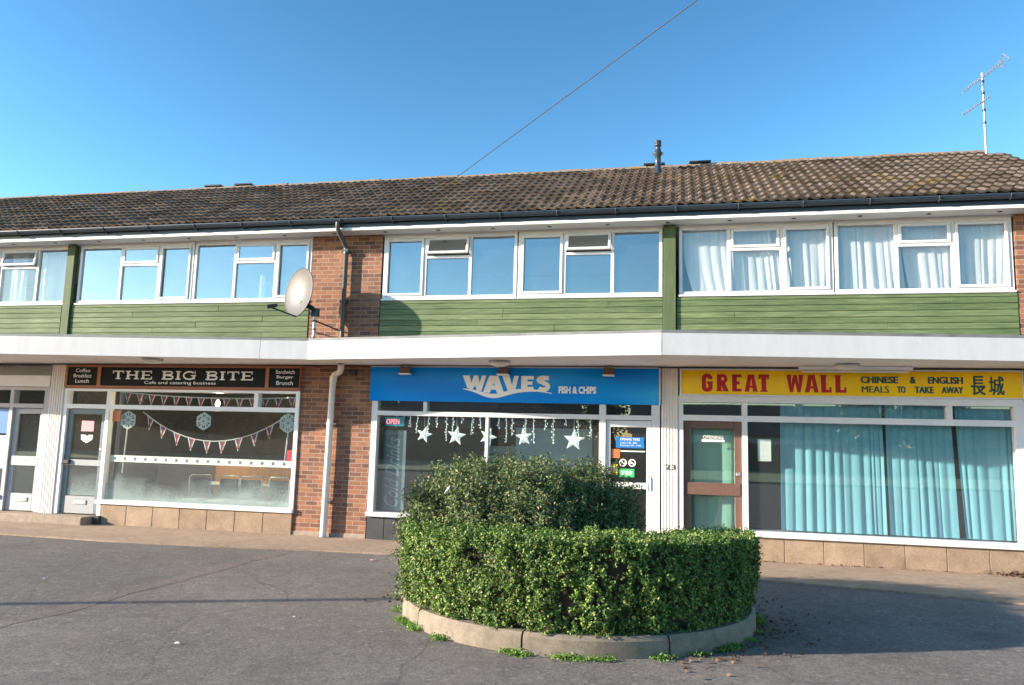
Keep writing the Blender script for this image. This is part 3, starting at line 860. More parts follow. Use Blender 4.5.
# ---- fish and chip shop front
def waves_frame(m):
    m.box(1.385, 1.49, -.03, .1, .40, 2.36); m.box(5.33, 5.435, -.03, .1, .0, 2.36); m.box(6.165, 6.30, -.03, .1, .0, 2.36)
    m.box(1.49, 5.33, -.034, .1, 2.115, 2.19); m.box(5.435, 6.165, -.034, .1, 2.115, 2.19); m.box(2.32, 2.385, -.03, .1, 2.191, 2.36)
    m.box(3.425, 3.475, -.028, .1, .475, 2.114); m.box(1.375, 5.33, -.08, .1, .395, .47, bev=.006)
wf = part('shop_front', 'upvc', waves_frame)
panes(wf, [(1.49, 3.425, .47, 2.115), (3.475, 5.33, .47, 2.115), (1.49, 2.32, 2.19, 2.36), (2.385, 5.33, 2.19, 2.36), (5.435, 6.165, 2.19, 2.36)])
part('stall_riser', 'dark_stallriser', lambda m: [m.box(a + .003, b_ - .003, -.02, .1, -.05, .394, bev=.006) for a, b_ in ((1.385, 1.7), (1.7, 3.45), (3.45, 5.33))])
d3 = MB()
d3.box(5.44, 5.515, .0, .06, .02, 2.105, bev=.006); d3.box(6.09, 6.16, .0, .06, .02, 2.105, bev=.006)
d3.box(5.515, 6.09, .0, .06, 2.00, 2.105, bev=.006); d3.box(5.515, 6.09, .0, .06, .02, .25, bev=.006); d3.box(5.515, 6.09, .0, .06, 1.02, 1.12, bev=.006)
d3 = d3.build('door', 'upvc', B)
panes(d3, [(5.515, 6.09, .25, 1.02), (5.515, 6.09, 1.12, 2.0)], y=.03)
part('handle', 'metal_grey', lambda m: m.tube([(6.125, -.005, 1.0), (6.125, -.05, 1.02), (6.125, -.05, 1.22), (6.125, -.005, 1.24)], .01, 6), d3)

# ---- chinese take-away front
def gw_frame(m):
    m.box(6.59, 6.665, -.03, .1, .0, 2.42); m.box(7.562, 7.645, -.034, .1, .366, 2.42); m.box(7.562, 7.60, -.034, .1, .0, .365); m.box(11.40, 11.53, -.03, .1, .366, 2.42)
    m.box(6.59, 11.53, -.038, .1, 2.421, 2.525); m.box(6.665, 7.562, -.034, .1, 2.125, 2.215); m.box(7.645, 11.40, -.036, .1, 2.125, 2.215)
    m.box(10.50, 10.575, -.032, .1, 2.216, 2.42); m.box(7.60, 11.55, -.085, .1, .37, .455, bev=.008)
gf = part('shop_front', 'frame_grey', gw_frame)
panes(gf, [(6.665, 7.562, 2.215, 2.42), (7.645, 10.50, 2.215, 2.42), (10.575, 11.40, 2.215, 2.42), (7.645, 11.40, .455, 2.125)])
d4 = shop_door(6.668, 7.559, .02, 2.12, ['brown_timber', 'brown_timber'], (.97, 1.16), rw=.11, bottom=.2, letter=False)
part('handle', 'metal_grey', lambda m: m.box(7.47, 7.53, .0, .018, 1.28, 1.33, bev=.004), d4)
part('interior_sill', 'frame_grey', lambda m: m.box(7.645, 11.4, .11, .5, .36, .44))

# ------------------------------------------------------------------ shop signs
S1 = empty('shop_sign', (-2.43, -.04, 2.5))
tag(S1, 'black three-panel cafe sign in an orange timber frame, reading THE BIG BITE', 'shop sign')
def child(name, mats, fn, root):
    mb = MB(); fn(mb); o_ = mb.build(name, mats, root)
    o_.data.transform(Matrix.Translation(-root.location))
    return o_
child('panel', 'sign_black', lambda m: [m.box(a, b_, -.048, -.032, 2.565, 2.915) for a, b_ in ((-4.83, -4.17), (-4.09, -.67), (-.60, .0))], S1)
def fr1(m):
    m.box(-4.88, .012, -.06, -.031, 2.535, 2.564); m.box(-4.88, .012, -.06, -.031, 2.916, 2.945)
    for a, b_ in ((-4.88, -4.831), (-4.169, -4.091), (-.669, -.601), (.001, .012)): m.box(a, b_, -.06, -.031, 2.565, 2.915)
child('frame', 'orange_timber', fr1, S1)
def serif_text(m, word, x0, x1, z0, z1, y, mi=0):
    """wide roman capitals with slab serifs built stroke by stroke"""
    adv = {'T': .95, 'H': 1.1, 'E': .95, 'B': .98, 'I': .5, 'G': 1.05, ' ': .55}
    tot = sum(adv[c_] for c_ in word); k = (x1 - x0) / tot; h = z1 - z0; x = x0
    W_, t_ = .17 * k, .055 * k; t_ = h * .13
    idx = [0]
    def bar(a, b_, c_, d):
        idx[0] += 1; m.prism([(a, c_), (b_, c_), (b_, d), (a, d)], y - .0004 * (idx[0] % 7), y + .004, mi)
    for c_ in word:
        w = adv[c_] * k; a = x + .07 * k; b_ = x + w - .07 * k; mid = (a + b_) / 2; sf = .09 * k
        if c_ == 'T':
            bar(a, b_, z1 - t_, z1); bar(mid - W_ / 2, mid + W_ / 2, z0, z1 - t_); bar(mid - W_ / 2 - sf, mid + W_ / 2 + sf, z0, z0 + t_)
            bar(a, a + t_, z1 - .3 * h, z1 - t_); bar(b_ - t_, b_, z1 - .3 * h, z1 - t_)
        elif c_ in 'HI':
            for q in ((a + sf + W_ / 2, b_ - sf - W_ / 2) if c_ == 'H' else (mid,)):
                bar(q - W_ / 2, q + W_ / 2, z0, z1); bar(q - W_ / 2 - sf, q + W_ / 2 + sf, z0, z0 + t_); bar(q - W_ / 2 - sf, q + W_ / 2 + sf, z1 - t_, z1)
            if c_ == 'H': bar(a + sf + W_, b_ - sf - W_, (z0 + z1) / 2 - t_ / 2, (z0 + z1) / 2 + t_ / 2)
        elif c_ == 'E':
            q = a + sf + W_ / 2; bar(q - W_ / 2, q + W_ / 2, z0, z1); bar(a, b_, z0, z0 + t_); bar(a, b_ - .04 * k, z1 - t_, z1)
            bar(q + W_ / 2, b_ - .18 * k, (z0 + z1) / 2 - t_ / 2, (z0 + z1) / 2 + t_ / 2)
            bar(b_ - t_, b_, z0 + t_, z0 + .32 * h); bar(b_ - .04 * k - t_, b_ - .04 * k, z1 - .3 * h, z1 - t_)
        elif c_ == 'B':
            q = a + sf + W_ / 2; bar(q - W_ / 2, q + W_ / 2, z0, z1); bar(a, q, z0, z0 + t_); bar(a, q, z1 - t_, z1)
            zm = z0 + .53 * h
            m.stroke([(q, z1 - t_ / 2)] + arc(b_ - .30 * k, (zm + z1) / 2, .20 * k, (z1 - zm) / 2 - t_ / 2, 90, -90, 8) + [(q, zm)], t_ * 1.2, y - .0016, y + .004, mi)
            m.stroke([(q, zm - .003)] + arc(b_ - .28 * k, (zm + z0) / 2, .23 * k, (zm - z0) / 2 - t_ / 2, 90, -90, 8) + [(q, z0 + t_ / 2)], t_ * 1.3, y - .0012, y + .004, mi)
        elif c_ == 'G':
            m.stroke(arc(mid, (z0 + z1) / 2, (b_ - a) / 2 - .06 * k, h / 2 - t_ / 2, 42, 318, 18), t_ * 1.35, y - .0012, y + .004, mi)
            bar(b_ - .2 * k, b_ - .05 * k, z0 + .06 * h, z0 + .45 * h); bar(b_ - .34 * k, b_ + .03 * k, z0 + .42 * h, z0 + .42 * h + t_)
            bar(b_ - .09 * k, b_ - .03 * k, z1 - .34 * h, z1)
        x += w
child('name_lettering', 'sign_letter_white', lambda m: serif_text(m, 'THE BIG BITE', -3.86, -.90, 2.690, 2.850, -.050), S1)
child('small_lettering', 'sign_letter_white', lambda m: text(m, 'Cafe and catering business', -3.15, -1.66, 2.588, 2.662, -.0495, .006), S1)
for cx_, ws_ in ((-4.5, ('Coffee', 'Breakfast', 'Lunch')), (-.29, ('Sandwich', 'Burger', 'Brunch'))):
    for i, s_ in enumerate(ws_):
        child('small_lettering', 'sign_letter_white', lambda m: text(m, s_, cx_ - .09 - .012 * len(s_), cx_ + .09 + .012 * len(s_), 2.815 - .1 * i, 2.885 - .1 * i, -.0495, .006), S1)

S2 = empty('shop_sign', (3.83, -.05, 2.36))
tag(S2, 'long blue fish and chip shop sign reading WAVES over a white wave', 'shop sign')
child('panel', 'sign_blue', lambda m: m.box(1.345, 6.285, -.07, .05, 2.362, 2.945, bev=.006), S2)
child('edge_trim', 'frame_grey', lambda m: (m.box(6.287, 6.31, -.075, .05, 2.36, 2.95), m.box(1.345, 6.286, -.074, .05, 2.947, 2.962)), S2)
def let2(m):
    # heavy capitals whose feet follow the wave; x in metres from the left of the word
    x0 = 3.02; zt = 2.81; y = -.0725; sx = 1.50 / 880.0; sz = .0102 / 6.0
    P = lambda u, w: (x0 + (u - 40) * sx, zt - (w - 108) * sz)
    def poly(*q): m.prism([P(u, w) for u, w in reversed(q)], y, -.069)
    poly((38, 108), (108, 108), (128, 180), (152, 108), (196, 108), (212, 180), (236, 108), (278, 108), (232, 262), (186, 255), (168, 205), (140, 246), (88, 232))
    poly((310, 108), (398, 108), (462, 275), (392, 280), (378, 246), (330, 246), (318, 280), (250, 272))
    m.prism([P(u, w) for u, w in reversed([(345, 205), (366, 205), (357, 176)])], y - .0006, y - .0001, 1)
    poly((440, 108), (512, 108), (540, 200), (560, 108), (606, 108), (570, 262), (506, 272))
    poly((632, 108), (756, 108), (756, 142), (694, 142), (694, 162), (744, 162), (744, 194), (694, 194), (694, 214), (756, 214), (752, 250), (632, 252))
    c1 = arc(850, 152, 52, 30, -15, -258, 12)
    pts = [P(905, 128)] + [P(850 + 46 * math.cos(R(a)), 146 - 22 * math.sin(R(a))) for a in range(60, 271, 30)] + [P(850 + 48 * math.cos(R(a)), 210 - 30 * math.sin(R(a))) for a in range(80, -151, -23)] 
    m.stroke(pts, 42 * sx, y - .0003, -.069)
def let2b(m):
    x0 = 3.02; zt = 2.81; y = -.0725; sx = 1.50 / 880.0; sz = .0102 / 6.0
    P = lambda u, w: (x0 + (u - 40) * sx, zt - (w - 108) * sz)
    up, dn = [], []
    for i in range(31):
        t = i / 30; u = 45 + 890 * t
        c_ = 240 + 62 * math.sin(math.pi * min(1, t / .70)) * (1 if t < .7 else 0) + (0 if t < .0 else 0) + 28 * t
        th = 3 + 24 * math.sin(math.pi * min(1, (t * .95 + .02))) ** 1.2 * (1.15 - .75 * t)
        zc = 238 + 66 * math.exp(-((t - .34) / .20) ** 2) + 14 * t + 24 * max(0, (t - .8) / .2) ** 1.5
        up.append(P(u, zc - th)); dn.append(P(u, zc + th))
    for i in range(30): m.prism([dn[i], dn[i + 1], up[i + 1], up[i]], y - .001, -.069)
child('name_lettering', ['sign_letter_white', 'sign_blue'], let2, S2)
child('wave_mark', 'sign_letter_white', let2b, S2)
child('small_lettering', 'sign_letter_white', lambda m: text(m, 'FISH & CHIPS', 4.66, 5.28, 2.525, 2.645, -.0725, .046), S2)

S3 = empty('shop_sign', (9.08, -.05, 2.53))
tag(S3, 'yellow take-away sign reading GREAT WALL in red with green small print', 'shop sign')
child('panel', 'sign_yellow', lambda m: m.box(6.64, 11.51, -.066, .05, 2.545, 2.925, bev=.005), S3)
child('edge_trim', 'frame_grey', lambda m: (m.box(6.61, 11.53, -.075, .05, 2.926, 2.95), m.box(6.61, 11.53, -.075, .05, 2.527, 2.544), m.box(6.61, 6.639, -.075, .05, 2.545, 2.925), m.box(11.511, 11.53, -.075, .05, 2.545, 2.925)), S3)
def bold_text(m, word, xs, z0, z1, y, sw):
    h = z1 - z0; i = 0
    def bar(a, b_, c_, d, k=0): m.prism([(a, c_), (b_, c_), (b_, d), (a, d)], y - .0004 * k, y + .004)
    for c_, (a, b_) in zip(word, xs):
        w = b_ - a; t = sw * .62
        if c_ == 'G':
            m.stroke([(b_ - sw / 2, z1 - .30 * h)] + arc((a + b_) / 2, z1 - .2 * h - sw * .1, w / 2 - sw / 2, .2 * h - t / 2 + sw * .1, 20, 180, 8) + arc((a + b_) / 2, z0 + .2 * h + sw * .1, w / 2 - sw / 2, .2 * h - t / 2 + sw * .1, 180, 360, 9) + [(b_ - sw / 2, z0 + .50 * h)], sw * .9, y, y + .004)
            bar((a + b_) / 2, b_, z0 + .42 * h, z0 + .42 * h + t, 1)
        elif c_ == 'R':
            bar(a, a + sw, z0, z1); bar(a - .012, a + sw + .012, z0, z0 + t * .55, 1)
            m.stroke([(a + sw * .5, z1 - t / 2)] + arc(b_ - .42 * w, z1 - .26 * h, .42 * w - sw / 2, .26 * h - t / 2, 90, -90, 8) + [(a + sw * .5, z1 - .52 * h + t / 2)], t * 1.15, y - .0008, y + .004)
            m.prism([(b_ - sw, z0), (b_ + .012, z0), (a + w * .72, z0 + .5 * h), (a + w * .36, z0 + .5 * h)], y - .0012, y + .004)
        elif c_ == 'E':
            bar(a, a + sw, z0, z1); bar(a + sw, b_, z1 - t, z1); bar(a + sw, b_, z0, z0 + t); bar(a + sw, b_ - .2 * w, z0 + .5 * h - t / 2, z0 + .5 * h + t / 2)
        elif c_ == 'A':
            mid = (a + b_) / 2
            m.prism([(a, z0), (a + sw * .95, z0), (mid + .004, z1 - .22 * h), (b_ - sw * .95, z0), (b_, z0), (mid + sw * .62, z1), (mid - sw * .62, z1)], y, y + .004)
            bar(a + w * .24, b_ - w * .24, z0 + .22 * h, z0 + .22 * h + t * .8, 1)
        elif c_ == 'T':
            bar(a, b_, z1 - t, z1); mid = (a + b_) / 2; bar(mid - sw / 2, mid + sw / 2, z0, z1 - t); bar(mid - sw * .8, mid + sw * .8, z0, z0 + t * .5, 1)
            bar(a, a + t * .7, z1 - t * 1.6, z1 - t); bar(b_ - t * .7, b_, z1 - t * 1.6, z1 - t)
        elif c_ == 'L':
            bar(a, a + sw, z0, z1); bar(a + sw, b_, z0, z0 + t); bar(b_ - t * .7, b_, z0 + t, z0 + t * 1.9); bar(a - .012, a + sw + .012, z1 - t * .5, z1, 1)
        elif c_ == 'W':
            q = w / 4
            m.prism([(a, z1), (a + q * .75, z0), (a + q * 1.45, z0), (a + 2 * q, z1 - .45 * h), (b_ - q * 1.45, z0), (b_ - q * .75, z0), (b_, z1), (b_ - sw, z1), (b_ - q * 1.1, z0 + .42 * h), (a + 2 * q + sw * .38, z1), (a + 2 * q - sw * .38, z1), (a + q * 1.1, z0 + .42 * h), (a + sw, z1)][::1], y, y + .004)
def px2x(u): return 6.95 + (u - 75) * (2.15 / 851.0)
def let3(m, a0, a1):
    xs = [(px2x(a), px2x(b_)) for a, b_ in ((75, 143), (168, 236), (260, 316), (334, 412), (418, 480), (582, 682), (688, 768), (782, 842), (864, 926))]
    bold_text(m, 'GREATWALL'[a0:a1], xs[a0:a1], 2.592, 2.862, -.0685, .072)
for a0_, a1_ in ((0, 5), (5, 9)): child('red_word', 'sign_red', lambda m: let3(m, a0_, a1_), S3)
for w_, x0_, x1_, z0_, z1_, bo in (('CHINESE', 9.31, 9.83, 2.742, 2.848, .022), ('&', 10.0, 10.08, 2.742, 2.848, .022), ('ENGLISH', 10.25, 10.72, 2.742, 2.848, .022),
        ('MEALS', 9.32, 9.70, 2.600, 2.700, .0), ('TO', 9.82, 9.93, 2.600, 2.700, .022), ('TAKE', 10.06, 10.32, 2.600, 2.700, .022), ('AWAY', 10.43, 10.72, 2.600, 2.700, .022),
        ('\u9577', 10.83, 11.02, 2.575, 2.865, .012), ('\u57ce', 11.07, 11.27, 2.580, 2.860, .006)):
    child('green_word', 'sign_green', lambda m: [text(m, w_, x0_ + q_, x1_ + q_, z0_, z1_, -.0675 - .0004 * k_, bo) for k_, q_ in enumerate((-.005, .005))], S3)

# ------------------------------------------------------------------ lamps under the canopy
def bulkhead(x, y, label):
    mb = MB(); mb.lathe([(.17, 0), (.175, -.03), (.16, -.035)], (0, 0, 0), 20, 0); mb.lathe([(.155, -.034), (.14, -.075), (.08, -.10), (0, -.105)], (0, 0, 0), 20, 1)
    r_ = empty('bulkhead_lamp', (x, y, CZ0 + .02))
    a = MB(); a.lathe([(0, 0), (.17, 0), (.175, -.03), (.15, -.036)], (0, 0, 0), 20); a.build('base', 'metal_grey', r_)
    a = MB(); a.lathe([(.155, -.034), (.145, -.065), (.09, -.088), (0, -.095)], (0, 0, 0), 20); a.build('diffuser', 'lamp_opal', r_)
    tag(r_, label, 'lamp', 'round bulkhead lamps under the canopy')
bulkhead(-2.33, -.95, 'round opal bulkhead lamp on the canopy soffit above the black cafe sign')
bulkhead(3.82, -.80, 'round opal bulkhead lamp on the canopy soffit above the blue sign')
bulkhead(9.02, -.55, 'round opal bulkhead lamp on the canopy soffit in front of the yellow sign')
def flood(x, label):
    r_ = empty('floodlight', (x, -.16, 2.955))
    a = MB(); a.box(-.085, .085, -.06, .06, -.125, -.012, 0, .012); a.build('housing', 'brown_timber', r_)
    a = MB(); a.box(-.095, .095, -.10, .07, -.146, -.126, 0, .005); a.build('hood', 'frame_white', r_)
    a = MB(); a.box(-.02, .02, -.02, .02, -.02, .028); a.build('bracket', 'metal_grey', r_)
    tag(r_, label, 'floodlight', 'small floodlights above the blue sign')
flood(2.02, 'small boxy floodlight above the blue sign, near its left end')
flood(3.74, 'small boxy floodlight above the blue sign, beside the round lamp over the word WAVES')
flood(5.49, 'small boxy floodlight above the blue sign, over the words FISH & CHIPS')
r_ = empty('strip_light', (9.19, -.25, 2.925))
a = MB(); a.box(-.80, .80, -.05, .05, .0, .055, 0, .006); a.build('housing', 'frame_white', r_)
a = MB(); a.tube([(-.75, 0, -.022), (.75, 0, -.022)], .02, 8); a.build('tube', 'lamp_opal', r_)
tag(r_, 'long fluorescent strip light fixed in front of the yellow sign', 'strip light')
a = MB(); a.box(.94, 1.07, -.10, -.001, 2.80, 2.90, bev=.012)
tag(recenter(a.build('sensor_box', 'black_metal'), (1.0, -.05, 2.85)), 'small black box on the brick pier beside the pipe, left of the blue sign', 'sensor')

# ------------------------------------------------------------------ dish, aerial, wires
DC = Vector((.10, -.48, 4.21))
D = empty('satellite_dish', (.42, -.33, 3.29))
tag(D, 'large pale grey satellite dish on a short pole above the canopy', 'satellite dish')
dn_ = Vector((-.47, -.87, .10)).normalized()
du = (Vector((0, 0, 1)) - dn_ * dn_.z).normalized(); dr_ = du.cross(dn_) * -1
def dishm(m):
    n = 32; k = 8
    for side, off in ((0, 0), (1, -.014)):
        vs_ = [DC + dn_ * (off - .085)]; fs = []
        for i in range(1, k + 1):
            for j in range(n):
                a = 2 * math.pi * j / n; t = i / k
                vs_.append(DC + dr_ * math.cos(a) * .40 * t + du * math.sin(a) * .435 * t + dn_ * (off - .085 * (1 - t * t)))
        for j in range(n): fs.append((0, 1 + j, 1 + (j + 1) % n))
        for i in range(k - 1):
            for j in range(n): fs.append((1 + i * n + j, 1 + (i + 1) * n + j, 1 + (i + 1) * n + (j + 1) % n, 1 + i * n + (j + 1) % n))
        m.add(vs_, fs, 0, True)
    rim = [DC + dr_ * math.cos(2 * math.pi * j / n) * .40 + du * math.sin(2 * math.pi * j / n) * .435 - dn_ * .006 for j in range(n + 1)]
    m.tube(rim, .010, 5, 1, cap=False)
child('reflector', ['dish_grey', 'black_metal'], dishm, D)
foot = DC - du * .435
lnb = Vector((-.16, -.92, 3.87))
def armm(m):
    m.tube([foot - dn_ * .03, lnb], .014, 6); m.tube([lnb + Vector((-.05, -.05, .0)), lnb + Vector((.06, .09, .05))], [.035, .03], 8)
child('feed_arm', 'black_metal', armm, D)
POLE = (.395, -.40)
child('bracket', 'gutter_plastic', lambda m: (m.tube([DC - dn_ * .10 - du * .15, (POLE[0], POLE[1], 3.90)], .045, 8), m.box(POLE[0] - .06, POLE[0] + .07, POLE[1] - .05, POLE[1] + .05, 3.79, 3.93, bev=.01)), D)
child('pole', 'galv_steel', lambda m: m.tube([(POLE[0], POLE[1], 3.285), (POLE[0], POLE[1], 3.95)], .027, 10), D)
child('wall_arm', 'black_metal', lambda m: (m.tube([(POLE[0], POLE[1], 3.72), (.62, UY - .01, 3.62)], .014, 6), m.tube([(POLE[0], POLE[1], 3.40), (.60, UY - .01, 3.38)], .014, 6), m.tube([(POLE[0], POLE[1], 3.60), (.18, UY - .01, 3.58)], .012, 6),
      [m.tube([(POLE[0], POLE[1], z), (POLE[0], POLE[1], z + .03)], .032, 8) for z in (3.40, 3.55, 3.70)]), D)

AX = (12.36, 3.12)
A = empty('tv_aerial', (AX[0], AX[1], 7.4))
tag(A, 'tall tv aerial mast with two slanting combs standing behind the roof ridge', 'aerial')
child('mast', 'metal_grey', lambda m: m.tube([(AX[0], AX[1], 7.2), (AX[0], AX[1], 9.06)], .023, 8), A)
for z in (8.02, 8.28, 8.62, 8.86): child('mast_band', 'black_metal', lambda m: m.tube([(AX[0], AX[1], z), (AX[0], AX[1], z + .05)], .031, 8), A)
def yagi(p0, p1, nel, half, refl):
    def fn(m):
        a = Vector(p0); b_ = Vector(p1); d = (b_ - a).normalized(); s_ = Vector((0.25, 1, 0)).normalized(); s_ = (s_ - d * s_.dot(d)).normalized(); u = d.cross(s_)
        m.tube([a, b_], .012, 6)
        for i in range(nel):
            p = a.lerp(b_, (i + .3) / nel); hl = half * (.7 + .3 * i / nel)
            m.tube([p - s_ * hl + u * .01, p + s_ * hl + u * .01], .006, 4)
        if refl:
            for w in (-.07, 0, .07): m.tube([b_ - s_ * half * 1.3 + u * w, b_ + s_ * half * 1.3 + u * w], .007, 4)
            for q in (-1, 1): m.tube([b_ + s_ * half * q - u * .07, b_ + s_ * half * q + u * .07], .006, 4)
    return fn
child('comb', 'metal_grey', yagi((11.98, 3.05, 8.66), (12.72, 3.05, 9.24), 14, .16, True), A)
child('comb', 'metal_grey', yagi((11.97, 3.1, 8.22), (12.47, 3.1, 8.56), 10, .13, False), A)

p1 = Vector((1.66, 3.30, 7.47)); p2 = Vector((6.893, -1.0, 8.675))
pe = p1 + (p2 - p1) * 4.2
W_ = MB(); W_.tube([p1 + Vector((-.9, .76, -.22))] + [p1 + (p2 - p1) * t for t in (0, 1, 2, 3, 4.2)], .009, 6)
tag(W_.build('overhead_wire', 'wire'), 'single thin black cable rising across the sky from behind the roof', 'cable')
T = empty('telegraph_pole', (pe.x, pe.y, 0))
a = MB(); a.tube([(0, 0, -.2), (0, 0, pe.z + .4)], [.16, .11], 12); a.build('post', 'bark', T)
a = MB(); a.box(-.4, .4, -.05, .05, pe.z - .05, pe.z + .05); a.build('cross_arm', 'bark', T)
tag(T, 'wooden telegraph pole beyond the car park carrying the cable', 'pole')
LP = empty('lamp_post', (-13.2, -11.75, 0))
a = MB(); a.tube([(0, 0, -.2), (0, 0, 1.0), (0, 0, 6.2)], [.085, .06, .05], 10); a.build('post', 'galv_steel', LP)
a = MB(); a.tube([(0, 0, 6.2), (0, -.3, 6.35), (0, -.9, 6.4)], [.04, .05, .07], 8); a.build('lantern', 'metal_grey', LP)
tag(LP, 'slender grey lamp post at the edge of the car park, casting a long thin shadow', 'lamp post')

# ------------------------------------------------------------------ curtains and blinds
def curtain(x0t, x1t, x0b, x1b, y, z0, z1, folds, amp, mat, name, label, cat, group=None, seed=0, bow=0.0):
    rr = random.Random(seed); nx, nz = folds * 10, 16; vs_ = []
    ph = [rr.uniform(-.6, .6) for _ in range(folds + 2)]; am = [rr.uniform(.25, 1.35) for _ in range(folds + 2)]; wd = [rr.uniform(.45, 1.7) for _ in range(folds)]
    cum = [0]
    for w in wd: cum.append(cum[-1] + w)
    for j in range(nz + 1):
        t = j / nz
        for i in range(nx + 1):
            u = i / nx; k = min(int(u * folds), folds - 1); f = u * folds - k
            uu = (cum[k] + (cum[k + 1] - cum[k]) * f) / cum[-1]
            top = x0t + (x1t - x0t) * uu; bot = x0b + (x1b - x0b) * uu
            x = bot + (top - bot) * t + bow * math.sin(math.pi * t) * (1 - uu)
            a_ = amp * ((am[k] * (1 - f) + am[k + 1] * f)) * (1.0 - .55 * t)
            s_ = 1 - 2 * abs(math.cos(math.pi * (f + .10 * ph[k] * math.sin(math.pi * f)))) ** .75
            vs_.append((x + a_ * .35 * math.cos(2 * math.pi * f) * (1 - t), y + a_ * s_ + .01 * math.sin(9 * u + 3 * t), z0 + (z1 - z0) * t))
    m = MB(); m.add(vs_, [(j * (nx + 1) + i, j * (nx + 1) + i + 1, (j + 1) * (nx + 1) + i + 1, (j + 1) * (nx + 1) + i) for j in range(nz) for i in range(nx)], 0, True)
    o_ = m.build(name, mat)
    recenter(o_, ((x0b + x1b) / 2, y, z0))
    return tag(o_, label, cat, group)
G_ = 'teal curtains in the take-away window'
curtain(8.16, 9.64, 8.14, 9.66, .20, .47, 2.66, 12, .024, 'teal_cloth', 'curtain', 'wide teal curtain at the open, left-hand end of the take-away window', 'curtain', G_, 3)
curtain(9.69, 10.60, 9.70, 10.66, .20, .47, 2.66, 8, .024, 'teal_cloth', 'curtain', 'teal curtain hanging between the other two in the take-away window', 'curtain', G_, 5)
curtain(10.66, 11.42, 10.74, 11.42, .20, .47, 2.66, 6, .024, 'teal_cloth', 'curtain', 'narrow teal curtain at the brick-pier end of the take-away window', 'curtain', G_, 8)
curtain(6.74, 7.50, 6.74, 7.50, .22, .10, 2.10, 4, .022, 'mint_cloth', 'curtain', 'mint green curtain hanging inside the brown glazed door', 'curtain', None, 11)
G_ = 'white net curtains in the upstairs windows'
curtain(6.68, 7.60, 6.84, 7.66, .22, 4.2, 5.3, 7, .018, 'net_white', 'net_curtain', 'white net curtain swept aside, upstairs next to the green post above the yellow sign', 'curtain', G_, 21, -.06)
curtain(7.34, 8.05, 7.40, 8.14, .245, 4.2, 5.3, 6, .016, 'net_white', 'net_curtain', 'slanting white net curtain behind the small top vent above the words GREAT WALL', 'curtain', G_, 22)
curtain(7.86, 8.45, 8.00, 8.56, .27, 4.2, 5.3, 5, .016, 'net_white', 'net_curtain', 'white net curtain crossing the mullion upstairs, slanting to the right', 'curtain', G_, 26)
curtain(8.36, 8.95, 8.42, 8.95, .22, 4.2, 5.3, 5, .018, 'net_white', 'net_curtain', 'white net curtain hanging straight beside the thick double mullion', 'curtain', G_, 23)
curtain(9.06, 9.98, 9.06, 10.05, .22, 4.2, 5.3, 8, .022, 'net_white', 'net_curtain', 'full white net curtain with deep folds, upstairs above the small green print', 'curtain', G_, 24)
curtain(9.98, 10.80, 10.12, 10.78, .25, 4.2, 5.3, 6, .018, 'net_white', 'net_curtain', 'gathered white net curtain in the lower light under the small vent near the brick', 'curtain', G_, 25)
curtain(10.74, 11.53, 10.76, 11.46, .22, 4.2, 5.3, 7, .018, 'net_white', 'net_curtain', 'white net curtain in the upstairs light nearest the right-hand brick pier', 'curtain', G_, 27)
curtain(-6.75, -6.38, -6.75, -6.34, .34, 4.2, 5.25, 3, .03, 'net_white', 'net_curtain', 'white net curtain under the open vent at the far left upstairs', 'curtain', G_, 28)
curtain(-6.15, -5.92, -6.18, -5.92, .34, 4.2, 5.25, 2, .03, 'net_white', 'net_curtain', 'narrow strip of white net curtain beside the vertical blind', 'curtain', G_, 29)
bl = MB()
for k in range(9):
    x = -5.86 + k * .072; a = R(28 + random.uniform(-8, 8)); dx, dy = .04 * math.cos(a), .04 * math.sin(a)
    bl.add([(x - dx, .30 - dy, 4.2), (x + dx, .30 + dy, 4.2), (x + dx, .30 + dy, 5.2), (x - dx, .30 - dy, 5.2)], [(0, 1, 2, 3)])
tag(recenter(bl.build('vertical_blind', 'blind_cream'), (-5.57, .3, 4.2)), 'pale vertical slat blind upstairs beside the left green post', 'blind')
cd = MB(); cd.tube([(-1.13, .42, 4.18), (-1.13, .42, 4.72)], [.05, .05], 10)
tag(recenter(cd.build('white_candle', 'paper_white'), (-1.13, .42, 4.18)), 'thick white candle on the upstairs sill behind the satellite dish window', 'candle')

